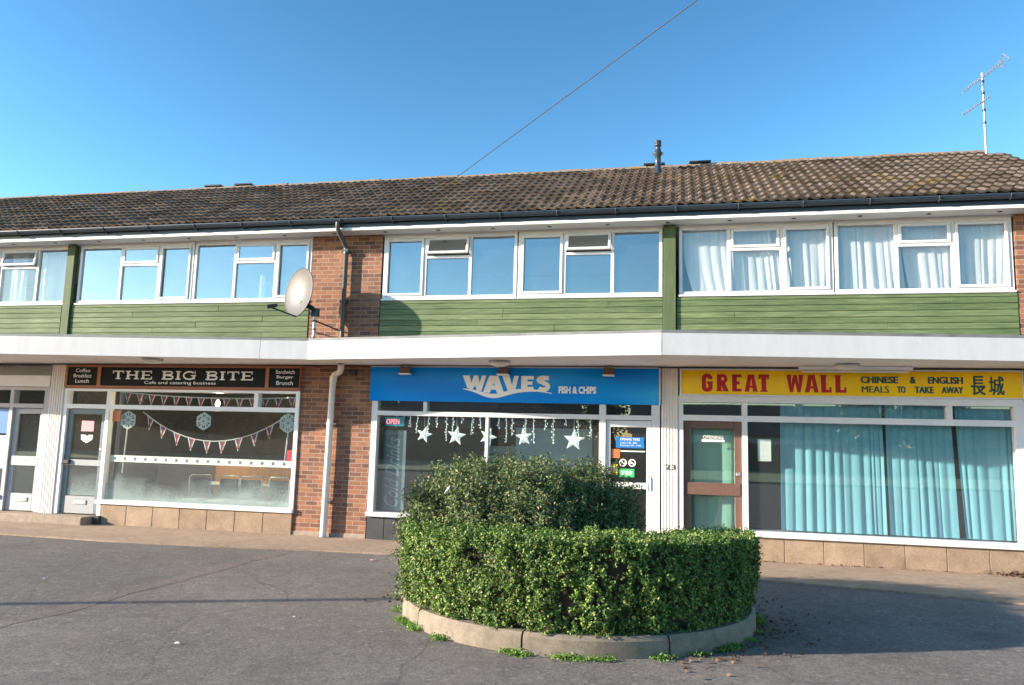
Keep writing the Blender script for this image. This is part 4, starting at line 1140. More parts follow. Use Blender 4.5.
# ------------------------------------------------------------------ cafe window dressing
def quad(m, x0, x1, z0, z1, y, mi=0, t=.0015): m.box(x0, x1, y, y + t, z0, z1, mi)
def bunting(pts, nfl, w, h, label):
    r_ = empty('bunting', pts[0])
    P_ = [Vector(p) for p in pts]
    def cr(m): m.tube(P_, .010, 5)
    child('cord', 'paper_white', cr, r_)
    L_ = [0]
    for a, b_ in zip(P_, P_[1:]): L_.append(L_[-1] + (b_ - a).length)
    for k in range(nfl):
        s_ = L_[-1] * (k + .6) / nfl; i = max(q for q in range(len(P_) - 1) if L_[q] <= s_); t = (s_ - L_[i]) / (L_[i + 1] - L_[i]); p = P_[i].lerp(P_[i + 1], t); d = (P_[i + 1] - P_[i]).normalized()
        def fl(m):
            a = p - d * w / 2; b_ = p + d * w / 2; c_ = p + Vector((random.uniform(-.02, .02), random.uniform(-.01, .01), -h))
            y = p.y
            m.prism([(a.x, a.z), (c_.x, c_.z), (b_.x, b_.z)], y - .001, y + .001, 0)
            e = lambda q, s1: (q.x + (p.x - q.x) * s1, q.z + (p.z - h * .4 - q.z) * s1)
            for col, f, wd in ((1, -.0018, .034), (2, -.0026, .012)):
                m.stroke([(p.x, p.z - .012), (c_.x, c_.z + .04)], wd * (1 if col == 1 else .9), y + f, y + f + .0006, 1)
            m.prism([(a.x * .75 + p.x * .25, a.z), (p.x - .012 + (c_.x - p.x) * .3, p.z - h * .55), (p.x - .016, p.z - .01)], y - .0022, y - .0012, 2)
            m.prism([(b_.x * .75 + p.x * .25, b_.z), (p.x + .016, p.z - .01), (p.x + .014 + (c_.x - p.x) * .3, p.z - h * .55)], y - .0022, y - .0012, 1)
        child('flag', ['paper_white', 'flag_red', 'flag_blue'], fl, r_)
    tag(r_, label, 'bunting', 'union flag bunting in the cafe window')
def caten(x0, z0, x1, z1, sag, n, y): return [(x0 + (x1 - x0) * i / n, y, z0 + (z1 - z0) * i / n - sag * (1 - (2 * i / n - 1) ** 2)) for i in range(n + 1)]
bunting(caten(-3.22, 2.09, -.22, 2.11, .52, 16, .09), 10, .165, .235, 'drooping string of union flag pennants across the large cafe window')
bunting(caten(-3.75, 2.46, -.10, 2.40, .06, 10, .10), 14, .15, .21, 'straight string of union flag pennants behind the fanlights above the cafe window')
def snowflake(x, z, rad, y, label, full=True):
    m = MB()
    for k in range(6):
        a = R(60 * k + 30)
        c_ = (x + rad * .62 * math.cos(a), z + rad * .62 * math.sin(a))
        if full or math.sin(a) < .3: m.stroke(arc(c_[0], c_[1], rad * .28, rad * .28, 0, 360, 10)[:-1], rad * .17, y - .0002 * k, y + .002, 0, True)
        if full or math.sin(a) < .3: m.stroke([(x + rad * .08 * math.cos(a), z + rad * .08 * math.sin(a)), (x + rad * math.cos(a), z + rad * math.sin(a))], rad * .13, y - .002 - .0002 * k, y - .0005, 0)
        a2 = R(60 * k)
        if full or math.sin(a2) < .3: m.stroke([(x + rad * .2 * math.cos(a2), z + rad * .2 * math.sin(a2)), (x + rad * .92 * math.cos(a2), z + rad * .92 * math.sin(a2))], rad * .24, y - .004 - .0002 * k, y - .0025, 0)
    tag(recenter(m.build('paper_snowflake', 'frost_white'), (x, y, z)), label, 'snowflake', 'paper snowflakes in the cafe window')
snowflake(-3.52, 1.93, .175, .075, 'pale blue paper snowflake nearest the cafe door, above a ribbon')
snowflake(-1.93, 1.94, .165, .075, 'pale blue paper snowflake hanging over the middle of the drooping bunting')
snowflake(-.24, 1.94, .18, .075, 'pale blue paper snowflake at the brick pier end of the cafe window')
snowflake(-4.35, 1.62, .14, .035, 'half paper snowflake under the pink notice on the cafe door', False)
a = MB()
for x, z0 in ((-3.53, .95), (-.24, 1.2)): a.tube([(x, .09, 1.76), (x - .03, .09, z0)], .012, 5)
tag(recenter(a.build('ribbon', 'frost_white'), (-3.53, .09, .95)), 'two white ribbons hanging below the end snowflakes in the cafe window', 'ribbon')
a = MB(); quad(a, -3.80, -.08, 1.155, 1.275, .036, 0)
for k in range(17): a.lathe([(0, 0), (.033, 0)], (0, 0, 0), 10, 1)
n_ = len(a.v)
cv = []
for k in range(17):
    c0 = 8 + k * 20
    for q in range(20):
        vx, vy, vz = a.v[c0 + q]; a.v[c0 + q] = (-3.70 + k * .216 + vx, .0352, 1.215 + vy)
tag(recenter(a.build('window_sticker_strip', ['strip_green', 'dot_dark']), (-1.94, .036, 1.155)), 'pale green strip with a row of dark dots stuck across the cafe window', 'sticker')
def sticker(name, x0, x1, z0, z1, y, mat, label, cat='notice', group=None, fn=None, mats2=()):
    m = MB(); quad(m, x0, x1, z0, z1, y)
    if fn: fn(m)
    return tag(recenter(m.build(name, [mat] + list(mats2)), ((x0 + x1) / 2, y, z0)), label, cat, group)
sticker('notice', -4.49, -4.22, 1.70, 1.90, .036, 'paper_pink', 'pink paper notice on the grey cafe door')
sticker('notice', -3.83, -3.66, 1.90, 2.10, .034, 'sticker_orange', 'square orange sticker in the top corner of the cafe window by the door')
sticker('notice', -.20, -.08, 1.27, 1.46, .034, 'sign_red_bright', 'small red square sign low beside the snowflake at the brick pier end')
sticker('notice', -6.40, -6.12, 1.62, 2.10, .034, 'poster_blue', 'blue poster in the window at the far left edge', 'poster')
sticker('notice', -6.5, -6.12, .95, 1.58, .034, 'paper_white', 'white poster below the blue one at the far left edge', 'poster')
def spray(x0, x1, z0, z1, y, label):
    m = MB(); m.add([(x0, y, z0), (x1, y, z0), (x1, y, z1), (x0, y, z1)], [(0, 1, 2, 3)])
    tag(recenter(m.build('snow_spray', 'snow_spray'), ((x0 + x1) / 2, y, z0)), label, 'decoration', 'sprayed snow on the cafe glass')
spray(-3.86, -.07, .46, 1.14, .052, 'white sprayed-on snow along the bottom of the large cafe window')
spray(-4.68, -4.06, .51, 1.02, .05, 'white sprayed-on snow in the lower pane of the cafe door')
# inside the cafe: chairs, tables, counter, pendant
def chair_proto():
    r_ = empty('cafe_chair', (0, 0, .03))
    def b1(n_, mt, fn):
        mb = MB(); fn(mb); return mb.build(n_, mt, r_)
    b1('seat', 'chair_seat', lambda m: m.box(-.2, .2, -.2, .2, .42, .47, bev=.015))
    b1('backrest', 'chair_black', lambda m: m.box(-.2, .2, -.235, -.21, .55, .84, bev=.012))
    for sx in (-1, 1):
        b1('leg', 'metal_grey', lambda m: m.tube([(sx * .215, -.23, .86), (sx * .215, -.22, .45), (sx * .22, -.25, 0)], .011, 6))
        b1('leg', 'metal_grey', lambda m: m.tube([(sx * .215, .19, .45), (sx * .22, .22, 0)], .011, 6))
    b1('back_frame', 'metal_grey', lambda m: m.tube([(-.215, -.23, .86), (-.18, -.23, .90), (.18, -.23, .90), (.215, -.23, .86)], .011, 6))
    return r_
def copy_tree(o_, parent=None):
    c_ = o_.copy(); COL.objects.link(c_)
    if parent is not None: c_.parent = parent
    for ch in list(o_.children): copy_tree(ch, c_)
    return c_
proto = chair_proto()
spots = [(-2.35, .55, 6, 'leftmost'), (-1.80, .6, -5, 'second from the left'), (-1.28, .55, 4, 'middle'), (-.76, .6, -4, 'second from the right'), (-.26, .55, 5, 'rightmost')]
for i, (x, y, a, wh) in enumerate(spots):
    o_ = proto if i == 0 else copy_tree(proto)
    o_.location = (x, y, .03); o_.rotation_euler = (0, 0, R(a + 180))
    tag(o_, 'black-backed metal cafe chair, %s of the five along the cafe window' % wh, 'chair', 'chairs inside the cafe window')
for i, (x, y, lab) in enumerate(((-2.2, 1.35, 'white-topped cafe table behind the two left-hand chairs'), (-.9, 1.4, 'white-topped cafe table behind the right-hand chairs'))):
    r_ = empty('cafe_table', (x, y, .03))
    a = MB(); a.box(-.5, .5, -.32, .32, .70, .73, bev=.008); a.build('tabletop', 'table_white', r_)
    for sx in (-1, 1):
        for sy in (-1, 1):
            a = MB(); a.tube([(sx * .45, sy * .27, 0), (sx * .45, sy * .27, .70)], .018, 6); a.build('leg', 'black_metal', r_)
    tag(r_, lab, 'table', 'tables inside the cafe')
a = MB(); a.box(-2.7, -.95, 1.75, 2.0, .04, 1.15, bev=.01)
tag(recenter(a.build('cafe_counter', 'wood_orange'), (-1.82, 1.87, .04)), 'orange wood-panelled counter deep inside the cafe', 'counter')
a = MB(); a.box(-4.9, -3.2, 2.9, 3.1, .04, 1.0, bev=.01)
tag(recenter(a.build('low_partition', 'room_brown'), (-4.0, 3.0, .04)), 'low brown partition inside the cafe behind the door', 'partition')
L_ = empty('pendant_lamp', (-2.40, 1.2, 2.32))
a = MB(); a.tube([(0, 0, .06), (0, 0, .42)], .006, 5); a.build('cord', 'black_metal', L_)
a = MB(); a.lathe([(0, -.055), (.035, -.045), (.05, 0), (.035, .04), (.015, .07)], (0, 0, 0), 14); a.build('bulb', 'bulb_glow', L_)
ld = bpy.data.lights.new('bulb_light', 'POINT'); ld.energy = 30; ld.color = (1, .72, .42); ld.shadow_soft_size = .06
lo = bpy.data.objects.new('bulb_light', ld); COL.objects.link(lo); lo.parent = L_; lo.location = (0, 0, -.12)
tag(L_, 'lit bare bulb hanging inside the cafe behind the bunting', 'pendant lamp')

# ------------------------------------------------------------------ fish shop window dressing
def star(x, z, rad, y, ang, label):
    P_ = [(x + (rad if k % 2 == 0 else rad * .42) * math.sin(R(36 * k + ang)), z + (rad if k % 2 == 0 else rad * .42) * math.cos(R(36 * k + ang))) for k in range(10)]
    m = MB()
    vs_ = [(px, y, pz) for px, pz in P_] + [(x, y - .03, z), (x, y + .03, z)]
    m.add(vs_, [(10, (k + 1) % 10, k) for k in range(10)] + [(11, k, (k + 1) % 10) for k in range(10)])
    r_ = m.build('star_light', 'star_glow')
    recenter(r_, (x, y, z))
    h = MB(); h.tube([(x, y, z + rad * .9), (x, y, 2.15)], .004, 4); hh = h.build('cord', 'paper_white', r_); hh.data.transform(Matrix.Translation(-r_.location))
    tag(r_, label, 'star light', 'star lights in the fish shop window')
star(2.30, 1.80, .15, .14, 14, 'slightly tilted star light nearest the OPEN sign')
star(2.88, 1.79, .175, .13, 8, 'white star light in the left pane midway between door side star and mullion')
star(3.42, 1.79, .16, .20, 20, 'dim star light partly behind the thin window mullion')
star(4.05, 1.80, .155, .16, -6, 'white star light hanging just right of the thin window mullion')
star(4.90, 1.77, .185, .13, 4, 'large white star light nearest the fish shop door')
m = MB(); x = 1.8
rr = random.Random(4)
while x < 5.25:
    z = 2.12; l_ = rr.choice((.12, .2, .3, .42)); q = 0
    m.tube([(x, .10, z), (x + rr.uniform(-.02, .02), .10, z - l_)], .004, 4)
    while q < l_:
        m.lathe([(0, -.018), (.012, 0), (0, .018)], (x + rr.uniform(-.025, .025), .10, z - q), 5); q += .045
    x += rr.uniform(.10, .22)
tag(recenter(m.build('icicle_lights', 'star_glow'), (3.5, .10, 2.12)), 'string of small white icicle lights hung across the fish shop window', 'string lights')
m = MB(); m.box(1.60, 1.95, .07, .09, 1.93, 2.09, bev=.006)
o_ = m.build('open_sign', 'poster_cyan'); recenter(o_, (1.775, .08, 1.93))
m = MB(); text(m, 'OPEN', 1.625, 1.865, 1.965, 2.055, .068, .02); t_ = m.build('lettering', 'led_red', o_); t_.data.transform(Matrix.Translation(-o_.location))
tag(o_, 'turquoise lit OPEN sign in the corner of the fish shop window', 'sign')
r_ = empty('window_banner', (1.73, .12, .47))
child('cloth', 'banner_navy', lambda m: quad(m, 1.58, 1.93, .49, 1.86, .12, 0, .003), r_)
child('lettering', 'banner_pale', lambda m: text(m, 'Cold Drinks', 1.62, 1.88, .55, 1.75, .1185, .012, 0, .45, rot=True), r_)
child('edging', 'banner_pale', lambda m: quad(m, 1.932, 1.985, .49, 1.86, .12, 0, .003), r_)
tag(r_, 'tall dark banner with pale slanting lettering running up the fish shop window', 'banner')
def w1(m):
    text(m, 'OPENING TIMES', 5.66, 5.97, 1.785, 1.82, -.0, .01, 1); text(m, 'Lunch 11.30 - 2.00', 5.66, 5.96, 1.73, 1.755, .0, .005, 1); text(m, 'Evening 4.30 - 9.30', 5.66, 6.0, 1.685, 1.71, .0, .005, 1)
# notices sit on the inner glass face of the door
def notice_on_door(name, x0, x1, z0, z1, mat, label, fn=None, mats2=()):
    m = MB(); quad(m, x0, x1, z0, z1, .024)
    if fn: fn(m)
    return tag(recenter(m.build(name, [mat] + list(mats2)), ((x0 + x1) / 2, .024, z0)), label, 'notice', 'notices on the fish shop door')
def w1b(m):
    text(m, 'OPENING TIMES', 5.67, 5.98, 1.785, 1.825, .0232, .01, 1); text(m, 'Lunch 11.30 - 2.00', 5.67, 5.93, 1.735, 1.765, .0232, .005, 1); text(m, 'Evening 4.30 - 9.30', 5.67, 6.0, 1.69, 1.72, .0232, .005, 1)
notice_on_door('notice', 5.60, 6.05, 1.665, 1.84, 'poster_blue', 'blue opening times notice on the white fish shop door', w1b, ['paper_white'])
notice_on_door('notice', 5.675, 6.065, 1.605, 1.625, 'paper_white', 'thin white strip notice under the blue one on the fish shop door')
notice_on_door('notice', 5.52, 5.665, 1.50, 1.645, 'sticker_orange', 'orange square sticker at the edge of the fish shop door glass')
def w2(m):
    m.prism([(5.545, 1.285), (5.635, 1.285), (5.59, 1.37)], .0225, .0236, 1); m.stroke([(5.53, 1.25), (5.63, 1.25)], .015, .0225, .0236, 1)
notice_on_door('notice', 5.52, 5.63, 1.235, 1.40, 'sticker_yellow', 'yellow warning sticker low on the fish shop door glass', w2, ['dot_dark'])
notice_on_door('notice', 5.66, 5.90, 1.20, 1.335, 'sticker_green', 'green card with a pale centre on the fish shop door', lambda m: m.box(5.685, 5.865, .0225, .0236, 1.235, 1.305, 1), ['sticker_mint'])
for xx, lab in ((5.715, 'round white no-smoking style sticker, left one of the pair on the fish shop door'), (5.86, 'round white prohibition sticker, right one of the pair on the fish shop door')):
    m = MB(); m.stroke(arc(xx, 1.43, .052, .052, 0, 360, 20)[:-1], .018, .0225, .0245, 0, True); m.stroke([(xx - .036, 1.466), (xx + .036, 1.394)], .014, .0221, .0243)
    m.stroke([(xx - .03, 1.425), (xx + .03, 1.425)], .016, .0217, .0242)
    tag(recenter(m.build('round_sticker', 'paper_white'), (xx, .024, 1.38)), lab, 'sticker', 'notices on the fish shop door')
# inside the fish shop
a = MB(); a.box(2.3, 5.0, 1.9, 2.5, .04, 1.0, bev=.01); a.box(2.3, 5.0, 1.85, 2.55, 1.001, 1.05, bev=.01)
tag(recenter(a.build('serving_counter', 'table_white'), (3.65, 2.2, .04)), 'pale serving counter inside the fish shop', 'counter')
r_ = empty('fryer_range', (3.4, 2.75, .04))
child('cabinet', 'metal_grey', lambda m: m.box(2.7, 4.2, 2.6, 2.95, 1.06, 1.45, bev=.02), r_)
child('hood', 'galv_steel', lambda m: m.prism([(2.7, 1.46), (4.2, 1.46), (4.05, 1.62), (2.85, 1.62)], 2.62, 2.95), r_)
tag(r_, 'steel frying range behind the counter in the fish shop', 'fryer')
a = MB(); a.box(5.1, 5.34, 1.3, 1.7, .04, 1.9, bev=.01)
tag(recenter(a.build('brown_cupboard', 'room_brown'), (5.22, 1.5, .04)), 'dark brown upright cupboard inside the fish shop near the door', 'cupboard')

# ------------------------------------------------------------------ take-away notices
sticker('notice', 7.80, 8.00, 1.52, 1.86, .048, 'paper_white', 'white paper notice in the dark end of the take-away window')
m = MB(); text(m, 'OPENING', 6.97, 7.28, 1.845, 1.90, .0405, .012); m.box(6.95, 7.30, .0412, .0418, 1.80, 1.835)
tag(recenter(m.build('door_notice', 'paper_white'), (7.12, .041, 1.80)), 'small white lettering stuck on the brown take-away door glass', 'notice')

# ------------------------------------------------------------------ planter: kerb, hedge, shrub, weeds
K = empty('planter_kerb', (KC[0], KC[1], 0))
nst = 9; a0 = -97.0
for k in range(nst):
    t0 = a0 + 360 * k / nst + .28; t1 = a0 + 360 * (k + 1) / nst - .28
    def ks(m):
        n = 26; prof = [(KR, -.12), (KR - .004, .13), (KR - .03, .165), (KR - .12, .165), (KR - .14, -.12)]
        dz = random.uniform(-.008, .008); dr = random.uniform(-.012, .012); N = len(prof); vs_ = []
        for i in range(n + 1):
            a = R(t0 + (t1 - t0) * i / n)
            for (rr_, z) in prof: vs_.append(((rr_ + dr) * math.cos(a), (rr_ + dr) * math.sin(a), z + dz))
        fs = [(i * N + q, (i + 1) * N + q, (i + 1) * N + (q + 1) % N, i * N + (q + 1) % N) for i in range(n) for q in range(N)]
        fs += [tuple(range(N)), tuple(reversed(range(n * N, n * N + N)))]
        m.add(vs_, fs)
    mb = MB(); ks(mb); mb.build('kerb_stone', 'kerb_stone', K)
tag(K, 'ring of curved concrete kerb stones round the hedge in the car park', 'kerb')
g = MB(); n = 40
vs_ = [(KC[0], KC[1], .12)] + [(KC[0] + (KR - .13) * math.cos(2 * math.pi * k / n), KC[1] + (KR - .13) * math.sin(2 * math.pi * k / n), .10) for k in range(n)]
g.add(vs_, [(0, 1 + k, 1 + (k + 1) % n) for k in range(n)])
tag(g.build('soil', 'soil'), kind='structure')

H = empty('box_hedge', (KC[0], KC[1], .12))
tag(H, 'clipped green box hedge curving round the front of the round planter', 'hedge')
A0, A1 = R(-205), R(12)
def hedge_pts(ns, per):
    """clipped hedge grown from short leafy shoots: clumps with dark gaps between them"""
    a = rng.uniform(A0, A1, ns); face = rng.random(ns); zr = rng.uniform(.02, 1, ns)
    top = 0.93 - .07 * np.clip(np.sin(a) + 1, 0, 2) + .012 * np.sin(a * 9) + .012 * np.sin(a * 23 + 1) + .010 * np.sin(a * 41)
    out = face < .56; tp = (face >= .56) & (face < .86); inn = face >= .86; rin = 1.12
    surf = 1.735 + .03 * np.sin(np.pi * zr) + .05 * zr + .012 * np.sin(a * 7 + zr * 3) + .018 * np.sin(a * 23 - zr * 2 + 2 * np.sin(zr * 4)) + .014 * np.sin(a * 47 + zr * 5)
    dep = np.abs(rng.normal(0, .05, ns))
    z = np.where(out | inn, .13 + zr * (top - .13), top - dep)
    r = np.where(out, surf - dep, np.where(tp, rng.uniform(rin, 1.78, ns), rin + dep))
    N = np.stack([np.where(out, np.cos(a), np.where(inn, -np.cos(a), 0)), np.where(out, np.sin(a), np.where(inn, -np.sin(a), 0)), np.where(tp, 1.0, .45)], 1)
    N /= np.linalg.norm(N, axis=1)[:, None]
    C_ = np.stack([r * np.cos(a), r * np.sin(a), z - .12], 1)
    gap = (np.sin(a * 13 + 2) * np.sin(z * 7 + a * 5) > .72) & out & (rng.random(ns) < .85)
    low = out & (z < .30) & (a > R(-60)) & (rng.random(ns) < .45)
    keep = ~(gap | low); C_, N = C_[keep], N[keep]; n = len(C_)
    ax = N + rng.normal(0, .55, (n, 3)) + np.array([0, 0, .35]); ax /= np.linalg.norm(ax, axis=1)[:, None]
    ln = rng.uniform(.03, .075, n) * np.where(rng.random(n) < .07, 1.9, 1.0)
    t = rng.uniform(-.6, .6, (n, per))
    P_ = C_[:, None] + ax[:, None] * (t * ln[:, None])[:, :, None] + rng.normal(0, .010, (n, per, 3))
    NN = np.repeat((N * .55 + ax * .45)[:, None], per, 1)
    return P_.reshape(-1, 3), NN.reshape(-1, 3)
P_, N_ = hedge_pts(11000, 19)
leaves('foliage', P_, N_, .0265, .0155, 'hedge_leaf', H, 0.8)
def hedge_core(m):  # solid dark core added to block light and darken the leaf gaps
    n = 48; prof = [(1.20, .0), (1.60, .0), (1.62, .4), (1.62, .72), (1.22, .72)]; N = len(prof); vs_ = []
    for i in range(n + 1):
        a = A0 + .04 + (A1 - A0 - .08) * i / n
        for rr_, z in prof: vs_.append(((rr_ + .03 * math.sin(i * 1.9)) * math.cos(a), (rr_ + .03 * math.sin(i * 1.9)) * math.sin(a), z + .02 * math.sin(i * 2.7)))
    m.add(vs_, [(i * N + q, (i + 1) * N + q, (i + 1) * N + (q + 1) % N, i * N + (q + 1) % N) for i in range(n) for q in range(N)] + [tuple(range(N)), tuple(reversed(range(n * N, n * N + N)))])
mb = MB(); hedge_core(mb); mb.build('dark_core', 'twig', H)
SHC = Vector((4.92, -4.25, .12))
S = empty('evergreen_shrub', SHC)
tag(S, 'rounded grey-green evergreen shrub with spreading sprays behind the box hedge', 'shrub')
# branches radiate from the base and carry sprays of small leaves
sp = []; sn_ = []; br_mb = MB()
rs = np.random.default_rng(11)
def outline(az, el_):
    base = 1.32 + .10 * math.sin(3 * az + .5) + .07 * math.sin(5 * az + 2) + .05 * math.sin(9 * az)
    if math.cos(az) > .2: base *= 1.0 + .06 * math.cos(az)
    hz = 1.37 + .05 * math.sin(4 * az) 
    return base, hz
for k in range(3200):
    az = rs.uniform(0, 2 * math.pi); u = rs.random()
    el_ = math.asin(min(1, u ** .8)) * .98
    bx, hz = outline(az, el_)
    pw = 4.6  # flattened dome: superellipse
    ce, se = math.cos(el_), math.sin(el_)
    rad = 1 / ((ce / bx) ** pw + (se / hz) ** pw) ** (1 / pw)
    rad *= rs.uniform(.86, 1.02) if rs.random() > .12 else rs.uniform(1.0, 1.09)
    tip = np.array([rad * ce * math.cos(az), rad * ce * math.sin(az), rad * se])
    if tip[0] > 1.30 or (tip[0] > .85 and tip[2] > .35 and rs.random() < .35): continue
    dirn = tip / np.linalg.norm(tip)
    st = tip * rs.uniform(.55, .72); st[2] *= .85
    L_ = np.linalg.norm(tip - st)
    if k % 4 == 0: br_mb.tube([tuple(st * .35), tuple(st), tuple(tip)], [.012, .007, .003], 4)
    nl = int(130 * L_ / .5)
    t = rs.random(nl)
    pos = st[None] + (tip - st)[None] * t[:, None]
    sag = np.array([0, 0, -.10]) * (t ** 2)[:, None] * rs.uniform(0, 1)
    w = .075 * (1 - .65 * t)
    pos = pos + sag + rs.normal(size=(nl, 3)) * w[:, None]
    sp.append(pos); sn_.append(np.repeat(dirn[None] * .6 + np.array([[0, 0, .5]]), nl, 0))
P_ = np.concatenate(sp); N_ = np.concatenate(sn_)
ok = P_[:, 2] > -.02
leaves('foliage', P_[ok], N_[ok], .042, .017, 'shrub_leaf', S, 1.2)
br_mb.build('branches', 'twig', S)
def score(m):  # solid dark core added to keep light from passing through the shrub
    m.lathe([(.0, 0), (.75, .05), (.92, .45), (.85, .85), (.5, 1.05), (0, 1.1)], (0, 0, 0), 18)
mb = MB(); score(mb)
o_ = mb.build('dark_core', 'twig', S)

m = MB(); m.add([(-.03, 0, 0), (.01, .02, .01), (.02, -.01, .05), (.03, 0, .09), (-.02, .02, .03), (0, -.015, .035)], [(0, 1, 5), (1, 2, 5), (2, 3, 5), (3, 4, 5), (4, 0, 5), (4, 3, 2, 1, 0)])
o_ = m.build('plastic_scrap', 'paper_white'); o_.location = (4.36, -5.22, 1.19)
tag(o_, 'white scrap of plastic caught in the top of the evergreen shrub', 'litter')
def scatter_ring(n, r0, r1, a0, a1, zmax):
    a = rng.uniform(R(a0), R(a1), n); clump = (np.sin(a * 17) + np.sin(a * 29 + 1) + np.sin(a * 7)) > rng.uniform(-.6, 2.0, n)
    a = a[clump]; n = len(a)
    r = KR + np.abs(rng.normal(0, .05, n)) + .004
    return np.stack([KC[0] + r * np.cos(a), KC[1] + r * np.sin(a), -.008 + np.abs(rng.normal(0, .018, n))], 1)
P_ = scatter_ring(11000, 0, 0, -215, 35, .05)
o_ = leaves('weeds', P_, np.tile([0, 0, 1.0], (len(P_), 1)), .026, .014, 'weed_leaf', None, .9)
tag(o_, kind='stuff')
P_ = np.stack([rng.normal(11.55, .22, 500), -.05 - np.abs(rng.normal(0, .10, 500)), .02 + np.abs(rng.normal(0, .025, 500))], 1)
P2 = np.stack([rng.uniform(7.6, 11.4, 60), rng.uniform(-.1, -.04, 60), np.full(60, .02)], 1)
rr2 = np.abs(rng.normal(0, .25, 260)); aa = rng.uniform(R(-60), R(40), 260)
P3 = np.stack([KC[0] + (KR + rr2) * np.cos(aa), KC[1] + (KR + rr2) * np.sin(aa), np.full(260, -.002)], 1)
P4 = np.stack([KC[0] + (KR + rr2[:120] * .6) * np.cos(R(170) + rng.uniform(-.3, .3, 120)), KC[1] + (KR + rr2[:120] * .6) * np.sin(R(170) + rng.uniform(-.3, .3, 120)), np.full(120, -.002)], 1)
PP = np.concatenate([P_, P2, P3, P4])
o_ = leaves('fallen_leaves', PP, np.tile([0, 0, 1.0], (len(PP), 1)), .045, .03, 'dead_leaf', None, 1.6)
tag(o_, kind='stuff')
# litter on the asphalt
for i, (x, y, lab) in enumerate(((-2.35, -3.75, 'white paper scrap on the dark asphalt furthest from the hedge'), (-.62, -4.75, 'flat white scrap near the thin shadow line on the dark asphalt'), (2.35, -2.05, 'crumpled pale wrapper on the asphalt near the pavement edge'), (2.55, -6.75, 'white scrap on the asphalt in front, lowest in view'), (3.0, -5.6, 'tiny pale scrap on the asphalt left of the planter'))):
    m = MB(); s_ = .022 if i != 2 else .045
    vs_ = [(random.uniform(-s_, s_), random.uniform(-s_, s_), random.uniform(0, .025)) for _ in range(7)]
    m.add([(-s_, -s_ * .6, 0), (s_, -s_ * .5, .004), (s_ * .9, s_ * .7, .006), (-s_ * .8, s_ * .6, .008), (0, 0, .012)], [(0, 1, 4), (1, 2, 4), (2, 3, 4), (3, 0, 4), (0, 3, 2, 1)])
    o_ = m.build('paper_scrap', 'paper_white' if i != 2 else 'paper_pink'); o_.location = (x, y, -.003); o_.rotation_euler = (0, 0, random.uniform(0, 6))
    tag(o_, lab, 'litter', 'scraps of litter on the asphalt')

# ------------------------------------------------------------------ across the street (seen in the shop windows)
def house(x, y, w, d, h, hr, wall, label):
    r_ = empty('house', (x, y, 0))
    a = MB(); a.box(-w / 2, w / 2, -d / 2, d / 2, -.1, h); a.prism([(-w / 2, h), (w / 2, h), (w / 2 * .0, h + .01)], -d / 2, d / 2); a.build('wall', wall, r_)
    a = MB(); a.add([(-w / 2 - .3, d / 2 + .4, h - .1), (w / 2 + .3, d / 2 + .4, h - .1), (w / 2 + .3, 0, h + hr), (-w / 2 - .3, 0, h + hr), (-w / 2 - .3, -d / 2 - .4, h - .1), (w / 2 + .3, -d / 2 - .4, h - .1)], [(1, 0, 3, 2), (2, 3, 4, 5), (0, 4, 3), (1, 2, 5), (0, 1, 5, 4)]); ro = a.build('roof', 'house_roof', r_)
    a = MB(); a.box(w * .28, w * .28 + .6, -.3, .3, h + hr - .6, h + hr + .9, bev=.02); a.build('chimney', wall, ro)
    for k in range(3):
        xx = -w / 2 + w * (k + .5) / 3
        a = MB(); a.box(xx - .8, xx + .8, d / 2 - .05, d / 2 + .02, .9, 2.1, 0); a.box(xx - .9, xx + .9, d / 2 + .001, d / 2 + .015, .8, .899, 1); wi = a.build('window', ['house_glass', 'upvc'], r_)
    tag(r_, label, 'house')
house(-9, -50, 15, 8, 2.7, 2.2, 'house_wall', 'brick bungalow across the street, reflected in the shop windows at the left')
house(11, -52, 16, 8, 2.7, 2.4, 'house_render', 'pale rendered bungalow across the street, reflected in the take-away window')
house(-40, -56, 38, 9, 4.9, 2.6, 'house_wall', 'long two-storey brick house across the street, added to darken the cafe window reflections')  # added behind the trees to block bright low sky in the cafe glass
house(32, -50, 14, 8, 2.7, 2.3, 'house_wall', 'brick bungalow across the street, furthest along to the right')
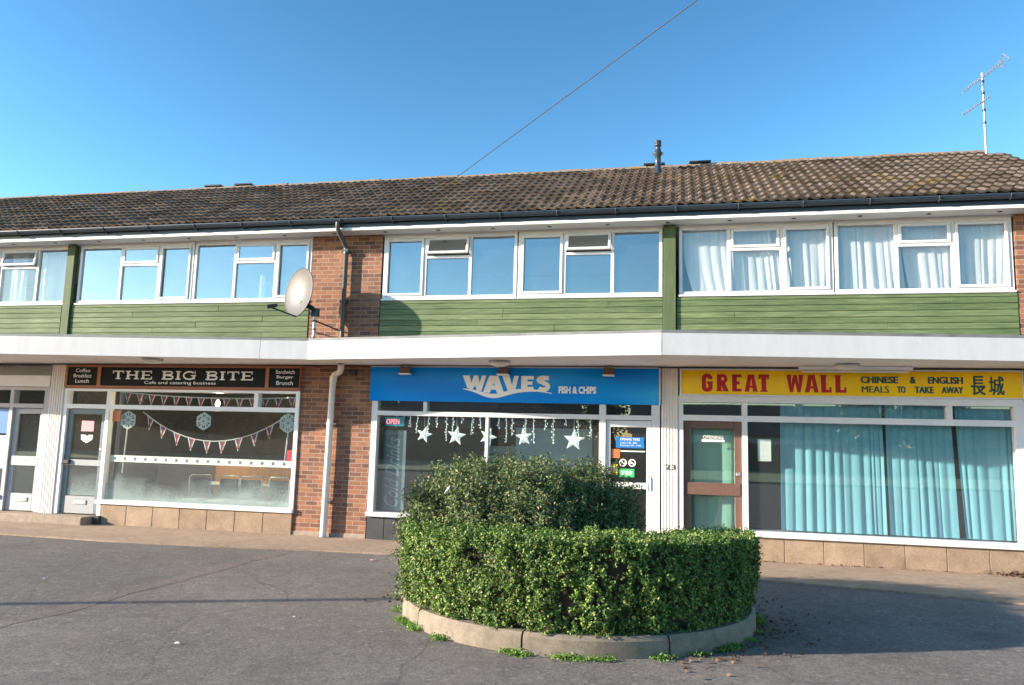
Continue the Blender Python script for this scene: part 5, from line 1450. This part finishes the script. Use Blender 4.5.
def tree(x, y, h, cr, label, n=2600):
    r_ = empty('tree', (x, y, 0)); a = MB()
    a.tube([(0, 0, -.2), (.1, 0, h * .35), (0, .1, h * .75)], [.22, .16, .05], 8)
    for k in range(7):
        an = 2.4 * k; a.tube([(0.05, 0, h * (.3 + .05 * k)), (math.cos(an) * cr * .7, math.sin(an) * cr * .7, h * (.5 + .06 * k))], [.07, .02], 6)
    a.build('trunk', 'bark', r_)
    cl = rng.normal(size=(26, 3)); cl /= np.linalg.norm(cl, axis=1)[:, None]; cl *= rng.uniform(.45, 1, 26)[:, None]
    pt = cl[rng.integers(0, 26, n)] + rng.normal(0, .17, (n, 3))
    pt = pt * np.array([cr, cr, h * .36]) + np.array([0, 0, h * .62])
    leaves('crown', pt, np.tile([0, 0, .5], (n, 1)), .34, .22, 'tree_leaf', r_, .5)
    tag(r_, label, 'tree')
tree(-20, -46, 6.0, 2.6, 'dense tree across the street, left of the brick bungalow')
tree(1, -47, 6.5, 2.4, 'tree across the street in the gap between the two bungalows')
for i, (tx, th, tr) in enumerate(((-27, 7.2, 4.0), (-34, 7.8, 4.2), (-41, 7.0, 4.2), (-49, 8.0, 4.6), (-57, 7.4, 4.4))):
    tree(tx, -46 + (i % 2) * 2, th, tr, 'dark tree in the belt across the street, %s counting from the brick bungalow' % ('first', 'second', 'third', 'fourth', 'fifth')[i], 6500)
tree(20.5, -47, 6.0, 2.9, 'dense low tree across the street right beside the pale bungalow', 7000)
tree(24.5, -48, 5.6, 2.8, 'second low tree across the street, between the pale bungalow and the far brick one', 7000)
tree(38, -47, 5.0, 2.8, 'broad low tree across the street at the end of the far bungalow')
a = MB(); a.box(-60, 60, -44.2, -44.1, -.1, 2.0)  # fence raised to hide the bright low sky from the window reflections
for k in range(61): a.box(-60 + 2 * k - .05, -60 + 2 * k + .05, -44.1, -44.0, -.1, 2.1)
tag(a.build('garden_fence', 'fence_wood'), 'long wooden garden fence across the street behind the verge', 'fence')
bpy.context.view_layer.update()
